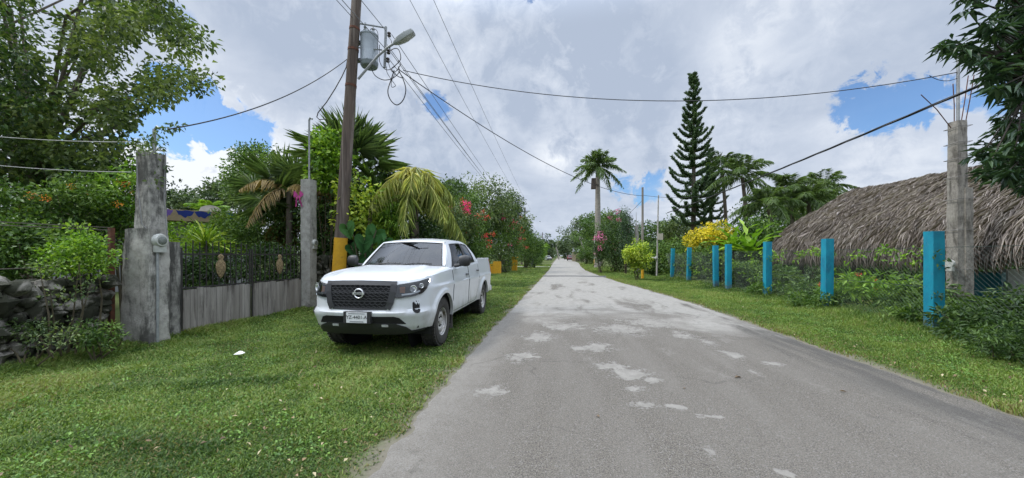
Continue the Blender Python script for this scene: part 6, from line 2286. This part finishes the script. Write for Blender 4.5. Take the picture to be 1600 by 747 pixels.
cable('service_cable', 'cable from the utility pole to the mast of the tall gate pillar', at(543, 92, 9.6), at(262, 202, 5.65), .28, .011)
o = MB().tube([at(*q) for q in ((543, 92, 9.6), (541, 105, 9.6), (534, 120, 9.55), (524, 138, 9.5), (510, 160, 9.5), (497, 176, 9.5), (495, 183, 9.5), (499, 187, 9.5), (510, 186, 9.5), (512, 193, 9.6))], .013, 6).build('service_cable', cable_m, None, True)
tag(o, 'slack cable dropping to the pipe mast of the slim gate pillar', 'cable')
for (y0, y1) in ((209, 219), (253, 266)):
    cable('garden_wire', 'upper pale wire crossing in front of the left tree' if y0 < 230 else 'lower pale wire crossing in front of the left tree', at(-90, y0 - 4, 6.2), at(205, y1 + 3, 6.3), .05, .0075, pmat('pale_wire', (.38, .38, .36)), 16)
# thick bundled cable over the right verge
B0, B1 = Vector((7.9, -6, 5.15)), Vector((8.6, 30, 4.9))
bun = MB()
for k in range(3):
    pts = []
    for i in range(121):
        u = i / 120
        a = u * 60 + k * 2.094
        c_ = B0.lerp(B1, u) - Vector((0, 0, .55 * 4 * u * (1 - u) * .5))
        pts.append(c_ + Vector((math.cos(a), 0, math.sin(a))) * .016)
    bun.tube(pts, .017, 5)
tag(bun.build('bundled_cable', cable_m, None, True), 'thick twisted black cable slanting over the thatched roof', 'cable')
# tangle of leads at the rack
tg = MB()
def loop(pts, r=.011):
    V = [at(px, py, d) for px, py, d in pts]
    q = []
    for i in range(len(V) - 1):
        p0, p1, p2, p3 = V[max(i - 1, 0)], V[i], V[i + 1], V[min(i + 2, len(V) - 1)]
        for k in range(6):
            u = k / 6
            q.append(.5 * (2 * p1 + (p2 - p0) * u + (2 * p0 - 5 * p1 + 4 * p2 - p3) * u * u + (3 * p1 - p0 - 3 * p2 + p3) * u ** 3))
    q.append(V[-1])
    tg.tube(q, r, 5)
d = 9.4
loop([(606, 82, d), (616, 76, d), (623, 78, 9.3), (626, 92, 9.3), (618, 102, d), (612, 108, d), (620, 118, d), (628, 122, d)])
loop([(606, 94, d), (611, 110, 9.3), (618, 112, 9.3), (626, 100, 9.3), (622, 95, d)], .010)
loop([(580, 106, 9.6), (586, 118, 9.5), (600, 125, d), (614, 122, d), (624, 112, d), (622, 104, d)])
loop([(616, 110, d), (611, 125, d), (606, 142, 9.3), (610, 156, 9.3), (620, 164, 9.3), (630, 156, 9.3), (634, 140, 9.3), (630, 124, d), (624, 112, d)], .014)
loop([(593, 70, d), (593, 95, d), (600, 107, d), (608, 109, d), (617, 104, d)], .009)
loop([(604, 104, d), (605, 114, d), (614, 128, d), (618, 134, d), (612, 136, d), (612, 126, d), (618, 114, d)], .008)
loop([(606, 57, d), (612, 66, 9.3), (607, 80, d)], .009)
loop([(577, 55, 9.6), (580, 45, 9.5), (590, 50, 9.5), (590, 76, 9.4)], .008)
tag(tg.build('cable_tangle', cable_m, None, True), 'tangle of looped black leads hanging from the pole rack', 'cable')


# ------------------------------------------------------------------ far cars
def far_car(label, x, y, mat, rz=0.0, h=1.62, w=1.78, name='parked_car', cat='car'):
    G = thing(name, label, cat, (x, y, 0), rz)
    prof_ = [(0, .45), (0, .85), (.12, .95), (.35, 1.0), (1.0, 1.02), (1.35, h - .12), (1.7, h), (3.1, h), (3.5, h - .1), (4.15, 1.02), (4.25, .8), (4.25, .42)]
    mb = MB()
    for y_, z_ in prof_:
        pass
    rows = []
    for y_, z_ in prof_:
        k = 1 if z_ < 1.03 else .80 + .2 * max(0, (h - z_) / (h - 1.0)) * .6
        rows.append([(xx * w / 2 * k, y_ - 2.1, zz) for xx, zz in ((-1, .3), (-1, min(z_, 1.0)), (-.92, z_), (0, z_ + .02), (.92, z_), (1, min(z_, 1.0)), (1, .3))])
    mb.grid(rows, True)
    mb.f.append(tuple(range(6, -1, -1)))
    k0 = len(mb.v) - 7
    mb.f.append(tuple(range(k0, k0 + 7)))
    mb.build('body', mat, G, True, angle=35)
    gl = pmat('far_glass', (.02, .022, .025), None, 5, .15)
    MB().add([(-w * .36, .98 - 2.13, 1.06), (w * .36, .98 - 2.13, 1.06), (w * .32, 1.33 - 2.15, h - .13), (-w * .32, 1.33 - 2.15, h - .13)], [(0, 1, 2, 3)]).build('rear_window', gl, G)
    for sg in (-1, 1):
        MB().box(sg * w * .46 - .1, sg * w * .46 + .02 * sg + .1, -2.115, -2.09, .78, .96).build('tail_light', pmat('tail_red', (.45, .03, .03)), G)
        for yy in (.75, 3.4):
            MB().lathe([(.001, -.1), (.3, -.1), (.33, -.06), (.33, .06), (.3, .1), (.001, .1)], 'x', 16, (sg * (w / 2 - .12), yy - 2.1, .33)).build('wheel', pmat('far_tyre', (.02, .02, .02)), G, True)
    MB().box(-w * .47, w * .47, -2.17, -2.10, .40, .60).build('bumper', pmat('far_bumper', (.03, .03, .03)), G)
    return G


far_car('dark red car driving away at the far end of the road', 3.35, 108, pmat('red_car_paint', (.11, .008, .014), (.09, .008, .012), 3, .4, coat=.2))
far_car('pale silver car parked at the far left of the road', -3.7, 118, pmat('silver_car_paint', (.42, .44, .46), None, 3, .3, coat=.5), R(20))
# motorcycle sized grey object by the second yellow pillar: a parked scooter
sx0 = at(826, 400, 44)
S_ = thing('parked_scooter', 'small grey scooter parked on the left verge by the hedge', 'scooter', (sx0.x, sx0.y, 0), R(60))
MB().box(-.12, .12, -.2, .5, .45, .7, taper=.03).box(-.16, .16, -.6, -.5, .3, 1.0).box(-.14, .14, -.5, .1, .25, .32).build('body', pmat('scooter_grey', (.34, .36, .38), None, 5, .4), S_)
MB().tube([(-.33, -.5, 1.08), (0, -.58, 1.02), (.33, -.5, 1.08)], .025, 6).tube([(0, -.58, 1.02), (0, -.72, .3)], .035, 6).build('handlebar', black_s := pmat('scooter_black', (.02, .02, .02)), S_)
MB().box(-.13, .13, -.15, .55, .70, .78, taper=.02).build('seat', black_s, S_)
for yy in (-.75, .45):
    MB().lathe([(.10, -.05), (.24, -.05), (.26, 0), (.24, .05), (.10, .05)], 'x', 16, (0, yy, .26)).build('wheel', black_s, S_, True)
# cream walls and a small kiosk beyond on the right
cw = at(899, 400, 98)
W1 = thing('boundary_wall', 'cream boundary wall beside the far red car', 'wall', (cw.x, cw.y, 0))
crm = pmat('cream_render', (.44, .37, .26), (.34, .28, .20), 2, .9)
bw(MB().box(cw.x - .9, cw.x + .1, cw.y - .3, cw.y + .3, 0, 2.6), 'pier', crm, W1)
bw(MB().box(cw.x + .1, cw.x + 2.2, cw.y - .25, cw.y + .25, 0, 1.6), 'panel', pmat('tan_render_wall', (.28, .23, .17), (.2, .17, .13), 2, .9), W1)
hk = at(905, 400, 104)
Hk = thing('far_house', 'small pale roofed house behind the cream wall', 'house', (hk.x + .5, hk.y + 2, 0))
MB().box(-2, 2, -2, 2, 0, 2.7).build('wall', crm, Hk)
MB().add([(-2.4, -2.4, 2.7), (2.4, -2.4, 2.7), (2.4, 2.4, 2.7), (-2.4, 2.4, 2.7), (-2.2, 0, 3.9), (2.2, 0, 3.9)], [(0, 1, 5, 4), (2, 3, 4, 5), (1, 2, 5), (3, 0, 4), (3, 2, 1, 0)]).build('roof', pmat('tin_roof', (.38, .40, .42), (.3, .32, .34), 3, .5), Hk)
MB().box(-.5, .5, -2.03, -1.98, 1.0, 2.0).build('window', glass_d, Hk)
# slim painted post by the right hedge
for (px, d, lab) in ((929, 52, 'slim post with yellow foot left of the royal palm'),):
    c = at(px, 400, d)
    far_pole(lab, c.x, c.y, 4.6, .09, False, 1.0, pmat('white_post', (.5, .49, .46)))
# dry leaf lying on the asphalt
P_ = np.array([[2.02, 4.45, .045], [1.32, 4.0, .045], [2.9, 4.15, .045], [.35, 3.2, .045]])
o = leaf_obj('fallen_leaf', leaf_arrays(P_, np.array([[1, .3, .1], [.2, 1, 0], [1, -.4, .1], [-.5, 1, .1]]), np.tile([0, .2, 1.0], (4, 1)), np.array([.09, .06, .07, .05]), np.array([.045, .03, .035, .03]), np.array([.2, .1, .3, .2])), litter_m)
tag(o, 'few dark dry leaves lying on the asphalt', 'leaves', kind='stuff')
